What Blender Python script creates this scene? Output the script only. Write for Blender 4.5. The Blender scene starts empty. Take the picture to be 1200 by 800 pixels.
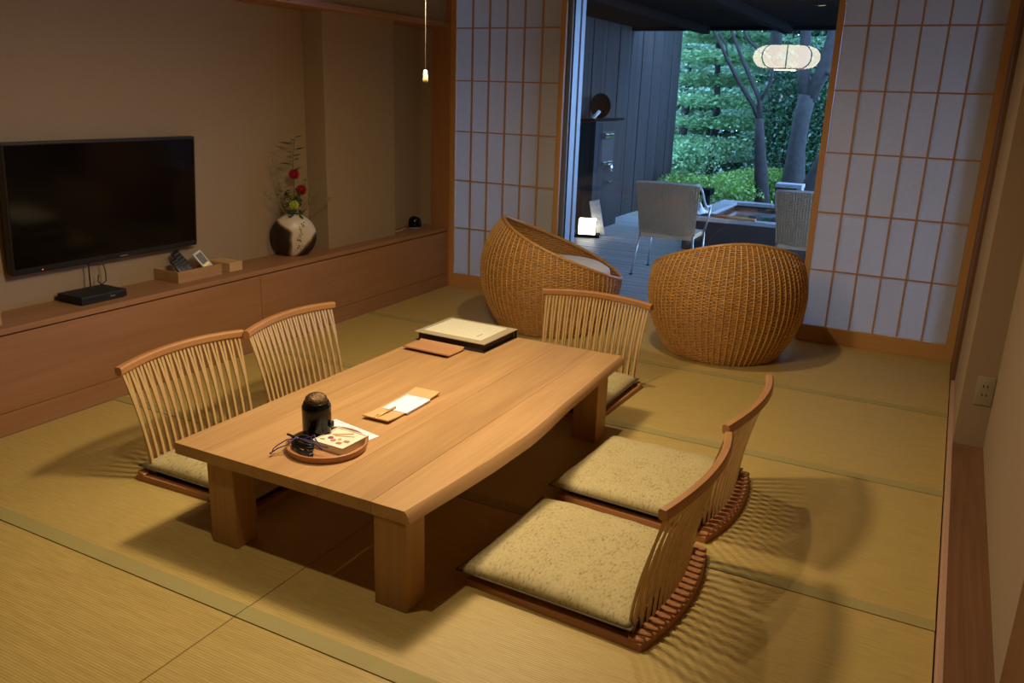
import bpy, bmesh, math, random
import numpy as np
from mathutils import Vector, Matrix
random.seed(7)
rng = np.random.default_rng(7)
S = bpy.context.scene
COL = S.collection
PI = math.pi

# ------------------------------------------------------------------ camera
def setup_camera():
    cx, cy, cz, yaw, pitch, roll, f = 3.4294, -5.5154, 1.4805, 0.4751, -0.2897, 0.0330, 973.41
    fw = Vector((-math.sin(yaw)*math.cos(pitch), math.cos(yaw)*math.cos(pitch), math.sin(pitch)))
    r = Vector((math.cos(yaw), math.sin(yaw), 0)); u = r.cross(fw)
    r2 = math.cos(roll)*r + math.sin(roll)*u
    u2 = -math.sin(roll)*r + math.cos(roll)*u
    cam = bpy.data.cameras.new('camera'); o = bpy.data.objects.new('camera', cam)
    cam.sensor_width = 36; cam.sensor_fit = 'HORIZONTAL'; cam.lens = f/1200*36
    cam.clip_start = .05; cam.clip_end = 200
    m = Matrix((r2, u2, -fw)).transposed().to_4x4(); m.translation = (cx, cy, cz)
    o.matrix_world = m; COL.objects.link(o); S.camera = o
setup_camera()

# ------------------------------------------------------------------ world and exposure
W = bpy.data.worlds.new('dusk_sky'); S.world = W; W.use_nodes = True
bg = W.node_tree.nodes['Background']
bg.inputs['Color'].default_value = (.29, .52, 1.0, 1); bg.inputs['Strength'].default_value = 12.0
S.view_settings.view_transform = 'Standard'; S.view_settings.look = 'None'
S.view_settings.exposure = 0.0; S.view_settings.gamma = 1; S.view_settings.use_curve_mapping = False

# ------------------------------------------------------------------ node helpers
def mat(name):
    m = bpy.data.materials.new(name); m.use_nodes = True
    return m, m.node_tree.nodes, m.node_tree.links, m.node_tree.nodes['Principled BSDF']
def ramp(N, stops):
    r = N.new('ShaderNodeValToRGB'); e = r.color_ramp.elements
    while len(e) < len(stops): e.new(.5)
    for k, (p, c) in enumerate(stops):
        e[k].position = p; e[k].color = (*c, 1)
    return r
def coords(N, L, scale, rand=True, kind='Object'):
    t = N.new('ShaderNodeTexCoord'); mp = N.new('ShaderNodeMapping'); mp.inputs['Scale'].default_value = scale
    if rand:
        oi = N.new('ShaderNodeObjectInfo'); mu = N.new('ShaderNodeMath'); mu.operation = 'MULTIPLY'; mu.inputs[1].default_value = 37.
        ad = N.new('ShaderNodeVectorMath'); ad.operation = 'ADD'
        L.new(oi.outputs['Random'], mu.inputs[0]); L.new(t.outputs[kind], ad.inputs[0]); L.new(mu.outputs[0], ad.inputs[1])
        L.new(ad.outputs[0], mp.inputs['Vector'])
    else: L.new(t.outputs[kind], mp.inputs['Vector'])
    return mp.outputs['Vector']
def plain(name, c, rough=.5, metal=0, spec=.5, noise=0, nscale=40, bump=0):
    m, N, L, P = mat(name)
    P.inputs['Base Color'].default_value = (*c, 1); P.inputs['Roughness'].default_value = rough
    P.inputs['Metallic'].default_value = metal; P.inputs['Specular IOR Level'].default_value = spec
    if noise or bump:
        v = coords(N, L, (nscale,)*3); n = N.new('ShaderNodeTexNoise'); n.inputs['Scale'].default_value = 1; n.inputs['Detail'].default_value = 4
        L.new(v, n.inputs['Vector'])
        if noise:
            r = ramp(N, [(.3, tuple(x*(1-noise) for x in c)), (.7, tuple(min(1, x*(1+noise)) for x in c))])
            L.new(n.outputs['Fac'], r.inputs['Fac']); L.new(r.outputs['Color'], P.inputs['Base Color'])
        if bump:
            b = N.new('ShaderNodeBump'); b.inputs['Strength'].default_value = bump; b.inputs['Distance'].default_value = .01
            L.new(n.outputs['Fac'], b.inputs['Height']); L.new(b.outputs['Normal'], P.inputs['Normal'])
    return m
def wood(name, dark, light, axis='x', rough=.45, across=16, along=.9, contrast=1.0, spec=.4, bump=.08):
    m, N, L, P = mat(name)
    sc = [across]*3; sc['xyz'.index(axis)] = along
    v = coords(N, L, sc)
    n1 = N.new('ShaderNodeTexNoise'); n1.inputs['Scale'].default_value = 1; n1.inputs['Detail'].default_value = 5; n1.inputs['Distortion'].default_value = 1.3
    L.new(v, n1.inputs['Vector'])
    sc2 = [across*9]*3; sc2['xyz'.index(axis)] = along*3
    v2 = coords(N, L, sc2); n2 = N.new('ShaderNodeTexNoise'); n2.inputs['Scale'].default_value = 1; n2.inputs['Detail'].default_value = 3
    L.new(v2, n2.inputs['Vector'])
    mx = N.new('ShaderNodeMath'); mx.operation = 'MULTIPLY_ADD'; mx.inputs[1].default_value = .35
    L.new(n2.outputs['Fac'], mx.inputs[0]); 
    m2 = N.new('ShaderNodeMath'); m2.operation = 'MULTIPLY'; m2.inputs[1].default_value = .65
    L.new(n1.outputs['Fac'], m2.inputs[0]); L.new(m2.outputs[0], mx.inputs[2])
    lo, hi = .5-.2/contrast, .5+.2/contrast
    r = ramp(N, [(lo, dark), (hi, light)]); L.new(mx.outputs[0], r.inputs['Fac'])
    L.new(r.outputs['Color'], P.inputs['Base Color'])
    P.inputs['Roughness'].default_value = rough; P.inputs['Specular IOR Level'].default_value = spec
    b = N.new('ShaderNodeBump'); b.inputs['Strength'].default_value = bump; b.inputs['Distance'].default_value = .004
    L.new(mx.outputs[0], b.inputs['Height']); L.new(b.outputs['Normal'], P.inputs['Normal'])
    return m
def emit(name, c, s, base=(.8, .8, .8)):
    m, N, L, P = mat(name)
    P.inputs['Base Color'].default_value = (*base, 1); P.inputs['Emission Color'].default_value = (*c, 1); P.inputs['Emission Strength'].default_value = s
    P.inputs['Roughness'].default_value = .8
    return m

# ------------------------------------------------------------------ materials
M = {}
TB1, TB2 = (.40, .215, .080), (.56, .325, .135)
for k, f in enumerate((.95, 1.0, .93, 1.02)):
    M['table%d' % k] = wood('table_wood_%d' % k, tuple(x*f for x in TB1), tuple(x*f for x in TB2), 'y', .38, 11, .8, 1.1, .45)
M['table_leg'] = wood('table_leg_wood', (.36, .19, .066), (.50, .28, .105), 'z', .45, 16, 1.0)
M['chair_wood'] = wood('chair_wood', (.42, .185, .060), (.52, .25, .09), 'y', .38, 18, 1.2)
M['spindle'] = wood('spindle_wood', (.52, .32, .12), (.62, .41, .175), 'z', .4, 30, 1.5)
M['base_wood'] = wood('chair_base_wood', (.36, .15, .055), (.45, .20, .075), 'x', .45, 18, 1.2)
M['panel_dark'] = plain('dark_seat_panel', (.045, .022, .01), .7)
M['cabinet'] = wood('cabinet_wood', (.30, .140, .060), (.39, .195, .088), 'y', .5, 13, .7, .9, .3)
M['beam'] = wood('beam_wood', (.36, .165, .07), (.46, .225, .10), 'y', .5, 20, .8)
M['post'] = wood('post_wood', (.36, .150, .048), (.43, .190, .066), 'z', .5, 20, .8)
M['shoji_wood'] = wood('shoji_wood', (.52, .25, .075), (.60, .31, .10), 'z', .5, 25, .9)
M['shoji_wood_x'] = wood('shoji_rail_wood', (.52, .25, .075), (.60, .31, .10), 'x', .5, 25, .9)
M['board'] = wood('alcove_board_wood', (.15, .065, .027), (.23, .105, .046), 'y', .4, 26, .8, 1.5)
M['board_edge'] = wood('alcove_edge_wood', (.50, .29, .18), (.56, .34, .22), 'y', .5, 26, .8)
M['box_wood'] = wood('box_wood', (.38, .20, .085), (.50, .29, .13), 'y', .5, 22, 1.2)
M['tray_wood'] = wood('tray_wood', (.42, .19, .07), (.52, .25, .1), 'y', .4, 25, 1)
M['tan'] = plain('tan_leather', (.50, .245, .108), .5, noise=.06, nscale=120)
M['tan_light'] = wood('light_tan_wood', (.60, .36, .15), (.68, .43, .20), 'y', .45, 30, 1.5)
M['wall'] = plain('beige_wall_paper', (.35, .25, .15), .85, spec=.2, noise=.05, nscale=160, bump=.15)
M['ceiling'] = plain('ceiling_board', (.11, .075, .045), .85, noise=.04)
M['near_wall_dark'] = plain('near_wall_darkened', (.03, .02, .013), .7)  # unseen near wall, coloured dark to keep its reflection in the glass faint
M['dark_post'] = wood('dark_post_wood', (.15, .065, .022), (.20, .09, .032), 'z', .5, 20, .8)
M['cord_dark'] = plain('pull_cord', (.03, .024, .018), .8)
M['black'] = plain('black_plastic', (.008, .008, .009), .32)
M['black_matt'] = plain('black_matt', (.012, .011, .011), .6)
M['screen'] = plain('tv_screen', (.003, .0025, .0025), .10, spec=.25)
M['lacquer'] = plain('black_lacquer', (.004, .0035, .0035), .14, spec=.4)
M['mesh_gold'] = plain('bronze_mesh', (.16, .10, .045), .35, metal=.8, noise=.6, nscale=260, bump=.5)
M['white'] = plain('white_plastic', (.72, .72, .70), .4)
M['grey_mark'] = plain('grey_mark', (.25, .25, .27), .5)
M['red_led'] = emit('red_led', (1, .08, .02), 1.2)
M['paper'] = plain('white_paper', (.78, .80, .90), .7)
M['key_grey'] = plain('key_grey', (.07, .07, .08), .5)
M['cream_dish'] = plain('cream_dish', (.80, .74, .56), .4)
M['gold'] = plain('gold_cord', (.72, .48, .16), .35, metal=.4)
M['purple'] = plain('purple_cord', (.055, .025, .19), .6)
M['steel'] = plain('steel_tube', (.45, .46, .48), .35, metal=.9)
M['chrome'] = plain('chrome', (.8, .8, .82), .12, metal=1)
M['alu'] = plain('anodised_aluminium', (.22, .23, .25), .45, metal=.3)
M['outlet'] = plain('beige_outlet', (.33, .27, .165), .4)
M['rattan'] = plain('rattan_cane', (.52, .265, .072), .42, noise=.28, nscale=60)
M['rattan_stake'] = plain('rattan_stake_cane', (.60, .325, .095), .4, noise=.2, nscale=40)
M['lilac'] = plain('white_cushion_cloth', (.72, .70, .72), .9, noise=.04, nscale=200)
M['wicker'] = plain('grey_wicker', (.43, .30, .18), .6, noise=.15, nscale=90)
M['wicker_edge'] = plain('wicker_edge_cloth', (.50, .47, .44), .7)
M['deck'] = wood('weathered_deck', (.22, .215, .21), (.36, .35, .335), 'x', .5, 14, .6, 1.2, .5, .2)
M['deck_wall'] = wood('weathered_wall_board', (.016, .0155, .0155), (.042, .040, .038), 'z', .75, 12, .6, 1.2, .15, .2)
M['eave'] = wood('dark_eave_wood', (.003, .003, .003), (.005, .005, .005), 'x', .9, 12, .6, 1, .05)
M['stone'] = plain('grey_tub_stone', (.30, .31, .32), .4, noise=.2, nscale=30, bump=.1)
M['dark_stone'] = plain('dark_tub_side', (.02, .02, .021), .6, noise=.3, nscale=25)
M['bark'] = plain('bark', (.016, .013, .011), .9, noise=.5, nscale=14, bump=.8)
M['bark_pale'] = plain('bark_pale', (.022, .021, .019), .9, noise=.4, nscale=14, bump=.8)
M['soil'] = plain('garden_soil', (.03, .035, .018), .95, noise=.4, nscale=6, bump=.5)
M['stem'] = plain('green_stem', (.10, .14, .03), .6)
M['red'] = plain('red_petal', (.36, .008, .018), .6, noise=.3, nscale=90)
M['lime'] = plain('lime_petal', (.48, .55, .04), .6, noise=.2, nscale=90)
M['twig'] = plain('dry_twig', (.22, .19, .07), .7)
M['fl_leaf'] = plain('flower_leaf', (.035, .085, .022), .45, noise=.3, nscale=60)
M['fl_leaf2'] = plain('yellow_green_leaf', (.20, .22, .035), .5, noise=.3, nscale=60)
M['rib'] = plain('lamp_rib', (.06, .045, .035), .5)
M['cord'] = plain('white_cord', (.6, .55, .48), .6)

def leafmat(name, c1, c2, rough=.32, scale=9., spec=.6):
    m, N, L, P = mat(name)
    v = coords(N, L, (scale,)*3, False)
    n = N.new('ShaderNodeTexNoise'); n.inputs['Scale'].default_value = 1; n.inputs['Detail'].default_value = 6; L.new(v, n.inputs['Vector'])
    r = ramp(N, [(.35, c1), (.65, c2)]); L.new(n.outputs['Fac'], r.inputs['Fac']); L.new(r.outputs['Color'], P.inputs['Base Color'])
    P.inputs['Roughness'].default_value = rough; P.inputs['Specular IOR Level'].default_value = spec
    tr = N.new('ShaderNodeBsdfTranslucent'); L.new(r.outputs['Color'], tr.inputs['Color'])
    mx = N.new('ShaderNodeMixShader'); mx.inputs[0].default_value = .35
    L.new(P.outputs[0], mx.inputs[1]); L.new(tr.outputs[0], mx.inputs[2])
    L.new(mx.outputs[0], N['Material Output'].inputs['Surface'])
    return m
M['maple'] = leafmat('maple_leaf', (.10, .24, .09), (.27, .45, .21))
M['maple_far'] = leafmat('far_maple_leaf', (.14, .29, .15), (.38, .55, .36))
M['camellia'] = leafmat('camellia_leaf', (.018, .075, .035), (.05, .15, .065), .22, 12, .8)
M['azalea'] = leafmat('azalea_leaf', (.10, .22, .04), (.24, .42, .07), .45, 7)

def tatami_mat():
    m, N, L, P = mat('tatami_straw')
    t = N.new('ShaderNodeTexCoord'); w = N.new('ShaderNodeTexWave'); w.wave_type = 'BANDS'; w.bands_direction = 'Y'
    w.inputs['Scale'].default_value = 38.; w.inputs['Distortion'].default_value = .2; w.inputs['Detail'].default_value = 1
    L.new(t.outputs['Object'], w.inputs['Vector'])
    v = coords(N, L, (10, 160, 10)); n = N.new('ShaderNodeTexNoise'); n.inputs['Scale'].default_value = 1; n.inputs['Detail'].default_value = 5; L.new(v, n.inputs['Vector'])
    v3 = coords(N, L, (.9, .9, .9)); n3 = N.new('ShaderNodeTexNoise'); n3.inputs['Scale'].default_value = 1; L.new(v3, n3.inputs['Vector'])
    r = ramp(N, [(.3, (.46, .318, .090)), (.7, (.57, .405, .128))]); L.new(n.outputs['Fac'], r.inputs['Fac'])
    mx = N.new('ShaderNodeMix'); mx.data_type = 'RGBA'; mx.blend_type = 'MULTIPLY'; mx.inputs[0].default_value = .20
    r2 = ramp(N, [(0, (.72, .70, .66)), (.6, (1, 1, 1))]); L.new(w.outputs['Fac'], r2.inputs['Fac'])
    L.new(r.outputs['Color'], mx.inputs[6]); L.new(r2.outputs['Color'], mx.inputs[7])
    L.new(mx.outputs[2], P.inputs['Base Color'])
    P.inputs['Roughness'].default_value = .45; P.inputs['Specular IOR Level'].default_value = .45
    b = N.new('ShaderNodeBump'); b.inputs['Strength'].default_value = .35; b.inputs['Distance'].default_value = .002
    L.new(w.outputs['Fac'], b.inputs['Height']); L.new(b.outputs['Normal'], P.inputs['Normal'])
    return m
M['tatami'] = tatami_mat()
M['heri'] = plain('tatami_border_cloth', (.37, .295, .10), .75, noise=.08, nscale=300)

def shoji_paper():
    m, N, L, P = mat('shoji_paper')
    v = coords(N, L, (60, 60, 60)); n = N.new('ShaderNodeTexNoise'); n.inputs['Scale'].default_value = 1; n.inputs['Detail'].default_value = 5; L.new(v, n.inputs['Vector'])
    r = ramp(N, [(.3, (.76, .73, .70)), (.7, (.80, .77, .74))]); L.new(n.outputs['Fac'], r.inputs['Fac'])
    d = N.new('ShaderNodeBsdfDiffuse'); tr = N.new('ShaderNodeBsdfTranslucent'); mx = N.new('ShaderNodeMixShader'); mx.inputs[0].default_value = .5
    L.new(r.outputs['Color'], d.inputs['Color']); L.new(r.outputs['Color'], tr.inputs['Color'])
    L.new(d.outputs[0], mx.inputs[1]); L.new(tr.outputs[0], mx.inputs[2]); L.new(mx.outputs[0], N['Material Output'].inputs['Surface'])
    return m
M['shoji_paper'] = shoji_paper()
def thin_glass():
    m, N, L, P = mat('window_glass')
    tr = N.new('ShaderNodeBsdfTransparent'); tr.inputs['Color'].default_value = (.95, .97, .97, 1)
    g = N.new('ShaderNodeBsdfGlossy'); g.inputs['Roughness'].default_value = .0; g.inputs['Color'].default_value = (1, 1, 1, 1)
    fr = N.new('ShaderNodeFresnel'); fr.inputs['IOR'].default_value = 1.52
    mu = N.new('ShaderNodeMath'); mu.operation = 'MULTIPLY'; mu.inputs[1].default_value = 1.9; L.new(fr.outputs[0], mu.inputs[0])
    geo = N.new('ShaderNodeNewGeometry')
    mx = N.new('ShaderNodeMixShader'); L.new(mu.outputs[0], mx.inputs[0]); L.new(tr.outputs[0], mx.inputs[1]); L.new(g.outputs[0], mx.inputs[2])
    L.new(mx.outputs[0], N['Material Output'].inputs['Surface'])
    return m
M['glass'] = thin_glass()
def water():
    m, N, L, P = mat('bath_water')
    P.inputs['Base Color'].default_value = (.02, .035, .035, 1); P.inputs['Roughness'].default_value = .04; P.inputs['Specular IOR Level'].default_value = .8
    v = coords(N, L, (6, 6, 6)); n = N.new('ShaderNodeTexNoise'); n.inputs['Scale'].default_value = 1; L.new(v, n.inputs['Vector'])
    b = N.new('ShaderNodeBump'); b.inputs['Strength'].default_value = .12; b.inputs['Distance'].default_value = .02
    L.new(n.outputs['Fac'], b.inputs['Height']); L.new(b.outputs['Normal'], P.inputs['Normal'])
    return m
M['water'] = water()
def cushion_cloth():
    m, N, L, P = mat('cushion_cloth')
    v = coords(N, L, (170, 70, 70)); n = N.new('ShaderNodeTexNoise'); n.inputs['Scale'].default_value = 1; n.inputs['Detail'].default_value = 3; L.new(v, n.inputs['Vector'])
    v2 = coords(N, L, (16, 16, 16)); n2 = N.new('ShaderNodeTexNoise'); n2.inputs['Scale'].default_value = 1; L.new(v2, n2.inputs['Vector'])
    r = ramp(N, [(.28, (.24, .185, .085)), (.40, (.46, .365, .158)), (.6, (.545, .44, .20))])
    ad = N.new('ShaderNodeMath'); ad.operation = 'MULTIPLY_ADD'; ad.inputs[1].default_value = .25
    L.new(n2.outputs['Fac'], ad.inputs[0]); 
    sb = N.new('ShaderNodeMath'); sb.operation = 'SUBTRACT'; sb.inputs[1].default_value = .125
    L.new(n.outputs['Fac'], ad.inputs[2]); L.new(ad.outputs[0], sb.inputs[0]); L.new(sb.outputs[0], r.inputs['Fac'])
    L.new(r.outputs['Color'], P.inputs['Base Color']); P.inputs['Roughness'].default_value = .7; P.inputs['Specular IOR Level'].default_value = .3
    P.inputs['Sheen Weight'].default_value = .15
    return m
M['cushion'] = cushion_cloth()
M['binder_cover'] = plain('binder_cover_cloth', (.42, .33, .20), .7)
M['piping'] = plain('cushion_piping', (.10, .07, .035), .7)
def vase_glaze():
    m, N, L, P = mat('vase_glaze')
    t = N.new('ShaderNodeTexCoord'); sx = N.new('ShaderNodeSeparateXYZ'); L.new(t.outputs['Object'], sx.inputs[0])
    n = N.new('ShaderNodeTexNoise'); n.inputs['Scale'].default_value = 9; n.inputs['Detail'].default_value = 3; L.new(t.outputs['Object'], n.inputs['Vector'])
    # pale diagonal band across a dark body, in the vase's own axes (x along the disc, z up)
    def lin(a, b, c):
        m1 = N.new('ShaderNodeMath'); m1.operation = 'MULTIPLY_ADD'; m1.inputs[1].default_value = a; m1.inputs[2].default_value = c; L.new(sx.outputs['X'], m1.inputs[0])
        m2 = N.new('ShaderNodeMath'); m2.operation = 'MULTIPLY_ADD'; m2.inputs[1].default_value = b; L.new(sx.outputs['Z'], m2.inputs[0]); L.new(m1.outputs[0], m2.inputs[2])
        m3 = N.new('ShaderNodeMath'); m3.operation = 'MULTIPLY_ADD'; m3.inputs[1].default_value = .05; L.new(n.outputs['Fac'], m3.inputs[0]); L.new(m2.outputs[0], m3.inputs[2])
        return m3.outputs[0]
    def step(sock, lo, hi):
        r = ramp(N, [(0, (0, 0, 0)), (1, (1, 1, 1))]); mr = N.new('ShaderNodeMapRange'); mr.inputs['From Min'].default_value = lo; mr.inputs['From Max'].default_value = hi
        L.new(sock, mr.inputs['Value']); return mr.outputs['Result']
    A1_ = step(lin(1, 1.07, -.170), -.018, .012)
    A2_ = step(lin(1, 0, -.005), -.018, .008)
    am = N.new('ShaderNodeMath'); am.operation = 'MAXIMUM'; L.new(A1_, am.inputs[0]); L.new(A2_, am.inputs[1]); A = am.outputs[0]
    B = step(lin(-1, .93, -.020), -.012, .018)
    mu = N.new('ShaderNodeMath'); mu.operation = 'MULTIPLY'; L.new(A, mu.inputs[0]); L.new(B, mu.inputs[1])
    r = ramp(N, [(0, (.022, .013, .009)), (.5, (.22, .12, .05)), (1, (.62, .52, .38))]); L.new(mu.outputs[0], r.inputs['Fac'])
    L.new(r.outputs['Color'], P.inputs['Base Color']); P.inputs['Roughness'].default_value = .35
    return m
M['vase'] = vase_glaze()
def text_page(name, paper, ink, sx, sy, lo, axis):
    # faint columns of unreadable small print
    m, N, L, P = mat(name)
    t = N.new('ShaderNodeTexCoord'); sp = N.new('ShaderNodeSeparateXYZ'); L.new(t.outputs['Object'], sp.inputs[0])
    w = N.new('ShaderNodeTexWave'); w.bands_direction = axis; w.inputs['Scale'].default_value = sx; L.new(t.outputs['Object'], w.inputs['Vector'])
    v = coords(N, L, (sy, sy, sy), False); n = N.new('ShaderNodeTexNoise'); n.inputs['Scale'].default_value = 1; n.inputs['Detail'].default_value = 2; L.new(v, n.inputs['Vector'])
    mu = N.new('ShaderNodeMath'); mu.operation = 'MULTIPLY'; L.new(w.outputs['Fac'], mu.inputs[0]); L.new(n.outputs['Fac'], mu.inputs[1])
    r = ramp(N, [(lo, paper), (lo+.12, ink)]); L.new(mu.outputs[0], r.inputs['Fac']); L.new(r.outputs['Color'], P.inputs['Base Color'])
    P.inputs['Roughness'].default_value = .7
    return m
M['menu'] = text_page('menu_page', (.80, .74, .52), (.60, .54, .36), 22, 160, .42, 'X')
M['note'] = text_page('note_card', (.78, .79, .88), (.42, .40, .46), 26, 260, .42, 'Y')

# ------------------------------------------------------------------ mesh helpers
class MB:
    def __init__(s): s.bm = bmesh.new()
    def box(s, x0, y0, z0, x1, y1, z1, mtx=None, bevel=0, seg=2):
        r = bmesh.ops.create_cube(s.bm, size=1); vs = r['verts']
        c = Vector(((x0+x1)/2, (y0+y1)/2, (z0+z1)/2)); d = (abs(x1-x0), abs(y1-y0), abs(z1-z0))
        for v in vs: v.co = Vector((v.co.x*d[0], v.co.y*d[1], v.co.z*d[2])) + c
        if bevel:
            es = list({e for v in vs for e in v.link_edges})
            rr = bmesh.ops.bevel(s.bm, geom=es, offset=bevel, segments=seg, affect='EDGES', profile=.5)
            vs = list({v for v in rr['verts']} | {v for v in vs if v.is_valid})
        if mtx is not None:
            for v in vs: v.co = mtx @ v.co
        return s
    def prism(s, pts, z0, z1, mtx=None, bevel=0):
        b = [s.bm.verts.new((x, y, z0)) for x, y in pts]; t = [s.bm.verts.new((x, y, z1)) for x, y in pts]
        n = len(pts); s.bm.faces.new(b[::-1]); ft = s.bm.faces.new(t)
        for i in range(n): s.bm.faces.new((b[i], b[(i+1) % n], t[(i+1) % n], t[i]))
        vs = b+t
        if bevel:
            rr = bmesh.ops.bevel(s.bm, geom=list(ft.edges), offset=bevel, segments=2, affect='EDGES', profile=.5)
            vs = list({v for v in rr['verts']} | {v for v in vs if v.is_valid})
        if mtx is not None:
            for v in vs: v.co = mtx @ v.co
        return s
    def ring(s, outer, inner, z0, z1, bevel=0):
        n = len(outer); V = s.bm.verts.new
        ob = [V((x, y, z0)) for x, y in outer]; ot = [V((x, y, z1)) for x, y in outer]
        ib = [V((x, y, z0)) for x, y in inner]; it = [V((x, y, z1)) for x, y in inner]
        F = s.bm.faces.new
        for i in range(n):
            j = (i+1) % n
            F((ob[i], ob[j], ot[j], ot[i])); F((ib[j], ib[i], it[i], it[j])); F((ot[i], ot[j], it[j], it[i])); F((ob[j], ob[i], ib[i], ib[j]))
        if bevel:
            es = [e for i in range(n) for e in ot[i].link_edges if e.other_vert(ot[i]) in ot] + [e for i in range(n) for e in it[i].link_edges if e.other_vert(it[i]) in it]
            bmesh.ops.bevel(s.bm, geom=list(set(es)), offset=bevel, segments=2, affect='EDGES', profile=.5)
        return s
    def tube(s, path, r, n=6, caps=True, closed=False, sect=None):
        path = [Vector(p) for p in path]; m = len(path)
        rad = r if hasattr(r, '__len__') else [r]*m
        t0 = (path[1]-path[0]).normalized(); up = Vector((0, 0, 1)) if abs(t0.z) < .9 else Vector((1, 0, 0))
        nx = t0.cross(up).normalized(); rings = []
        for i, p in enumerate(path):
            if closed: t = path[(i+1) % m]-path[i-1]
            else: t = path[min(i+1, m-1)]-path[max(i-1, 0)]
            t.normalize(); nx = (nx - t*nx.dot(t)).normalized(); ny = t.cross(nx)
            if sect: rings.append([s.bm.verts.new(p+nx*a*rad[i]+ny*b*rad[i]) for a, b in sect])
            else: rings.append([s.bm.verts.new(p+(nx*math.cos(2*PI*k/n)+ny*math.sin(2*PI*k/n))*rad[i]) for k in range(n)])
        nn = len(rings[0])
        for i in range(m if closed else m-1):
            a, b = rings[i], rings[(i+1) % m]
            for k in range(nn): s.bm.faces.new((a[k], a[(k+1) % nn], b[(k+1) % nn], b[k]))
        if caps and not closed:
            s.bm.faces.new(rings[0][::-1]); s.bm.faces.new(rings[-1])
        return s
    def lathe(s, prof, n=32, mtx=None, cap0=True, cap1=True):
        rs = []
        for r, z in prof:
            rs.append([s.bm.verts.new((r*math.cos(2*PI*k/n), r*math.sin(2*PI*k/n), z)) for k in range(n)])
        for a, b in zip(rs, rs[1:]):
            for k in range(n): s.bm.faces.new((a[k], a[(k+1) % n], b[(k+1) % n], b[k]))
        if cap0: s.bm.faces.new(rs[0][::-1])
        if cap1: s.bm.faces.new(rs[-1])
        if mtx is not None:
            for q in rs:
                for v in q: v.co = mtx @ v.co
        return s
    def ico(s, c, r, sub=1, sc=(1, 1, 1)):
        q = bmesh.ops.create_icosphere(s.bm, subdivisions=sub, radius=r)
        for v in q['verts']: v.co = Vector((v.co.x*sc[0], v.co.y*sc[1], v.co.z*sc[2]))+Vector(c)
        return s
    def grid(s, fn, nu, nv):
        g = [[s.bm.verts.new(fn(i/nu, j/nv)) for j in range(nv+1)] for i in range(nu+1)]
        for i in range(nu):
            for j in range(nv): s.bm.faces.new((g[i][j], g[i+1][j], g[i+1][j+1], g[i][j+1]))
        return s
    def mesh(s, name, m, smooth=False):
        bmesh.ops.recalc_face_normals(s.bm, faces=s.bm.faces)
        me = bpy.data.meshes.new(name); s.bm.to_mesh(me); s.bm.free()
        if m: me.materials.append(m)
        if smooth:
            me.polygons.foreach_set('use_smooth', [True]*len(me.polygons))
            if smooth == 'auto': me.set_sharp_from_angle(angle=math.radians(35))
        return me
    def obj(s, name, m, parent=None, smooth=False, loc=None, label=None):
        return link(name, s.mesh(name, m, smooth), parent, loc, label)
def link(name, me, parent=None, loc=None, label=None, rot=None):
    o = bpy.data.objects.new(name, me); COL.objects.link(o)
    if parent: o.parent = parent
    if loc is not None: o.location = loc
    if rot is not None: o.rotation_euler = rot
    if label: o['label'] = label
    return o
def tag(o, label, cat, group=None):
    o['label'] = label; o['category'] = cat
    if group: o['group'] = group
    return o
def thing(name, label, cat, loc=(0, 0, 0), rotz=0, group=None):
    o = bpy.data.objects.new(name, None); COL.objects.link(o); o.empty_display_size = .05
    o.location = loc; o.rotation_euler = (0, 0, rotz)
    return tag(o, label, cat, group)
def struct(o): o['kind'] = 'structure'; return o
def stuff(o): o['kind'] = 'stuff'; return o
def dup(root, loc, rotz, label, group=None):
    r = root.copy(); COL.objects.link(r); r.location = loc; r.rotation_euler = (0, 0, rotz); r['label'] = label
    if group: r['group'] = group
    for ch in list(root.children):
        c = ch.copy(); COL.objects.link(c); c.parent = r
        for g in ch.children:
            d = g.copy(); COL.objects.link(d); d.parent = c
    return r
BX = lambda *a, **k: MB().box(*a, **k)

# ================================================================== ROOM SHELL
RW, YN, ZC = 3.6, -6.7, 2.48
XS = 1.785
ROWS = [-.005, -1.0557, -2.054, -3.0499, -4.0242, -5.0, -6.0, YN]
floor = struct(BX(-.3, YN, -.16, RW+.15, 0.0, -.045).obj('floor', M['soil']))
for i in range(len(ROWS)-1):
    y1, y0 = ROWS[i], ROWS[i+1]
    for x0, x1 in ((0.0, XS), (XS, RW-.003)):
        cx, cy = (x0+x1)/2, (y0+y1)/2; hx, hy = (x1-x0)/2-.0012, (y1-y0)/2-.0012
        mt = BX(-hx, -hy+.001, -.045, hx, hy, 0, bevel=.0015, seg=1).obj('tatami_mat', M['tatami'], floor, loc=(cx, cy, 0))
        BX(-hx, -hy, -.03, hx, -hy+.058, .0012).obj('border_band', M['heri'], mt)
# left wall: recess behind the cabinet, pillar, upper wall
wl = struct(BX(-.40, YN, 0, -.27, 0, ZC).obj('wall_left', M['wall']))
BX(-.27, -1.296, .467, -.11, -.554, 1.926).obj('pillar', M['wall'], wl)
BX(-.27, YN, 1.962, -.02, -.001, ZC).obj('upper_wall', M['wall'], wl)
struct(BX(-.27, YN, 1.926, 0.0, -.002, 1.962, bevel=.002).obj('trim_1', M['beam']))
struct(BX(-.15, -.012, -.04, .0056, .06, ZC, bevel=.002).obj('trim_2', M['post']))          # post at the shoji corner
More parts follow.
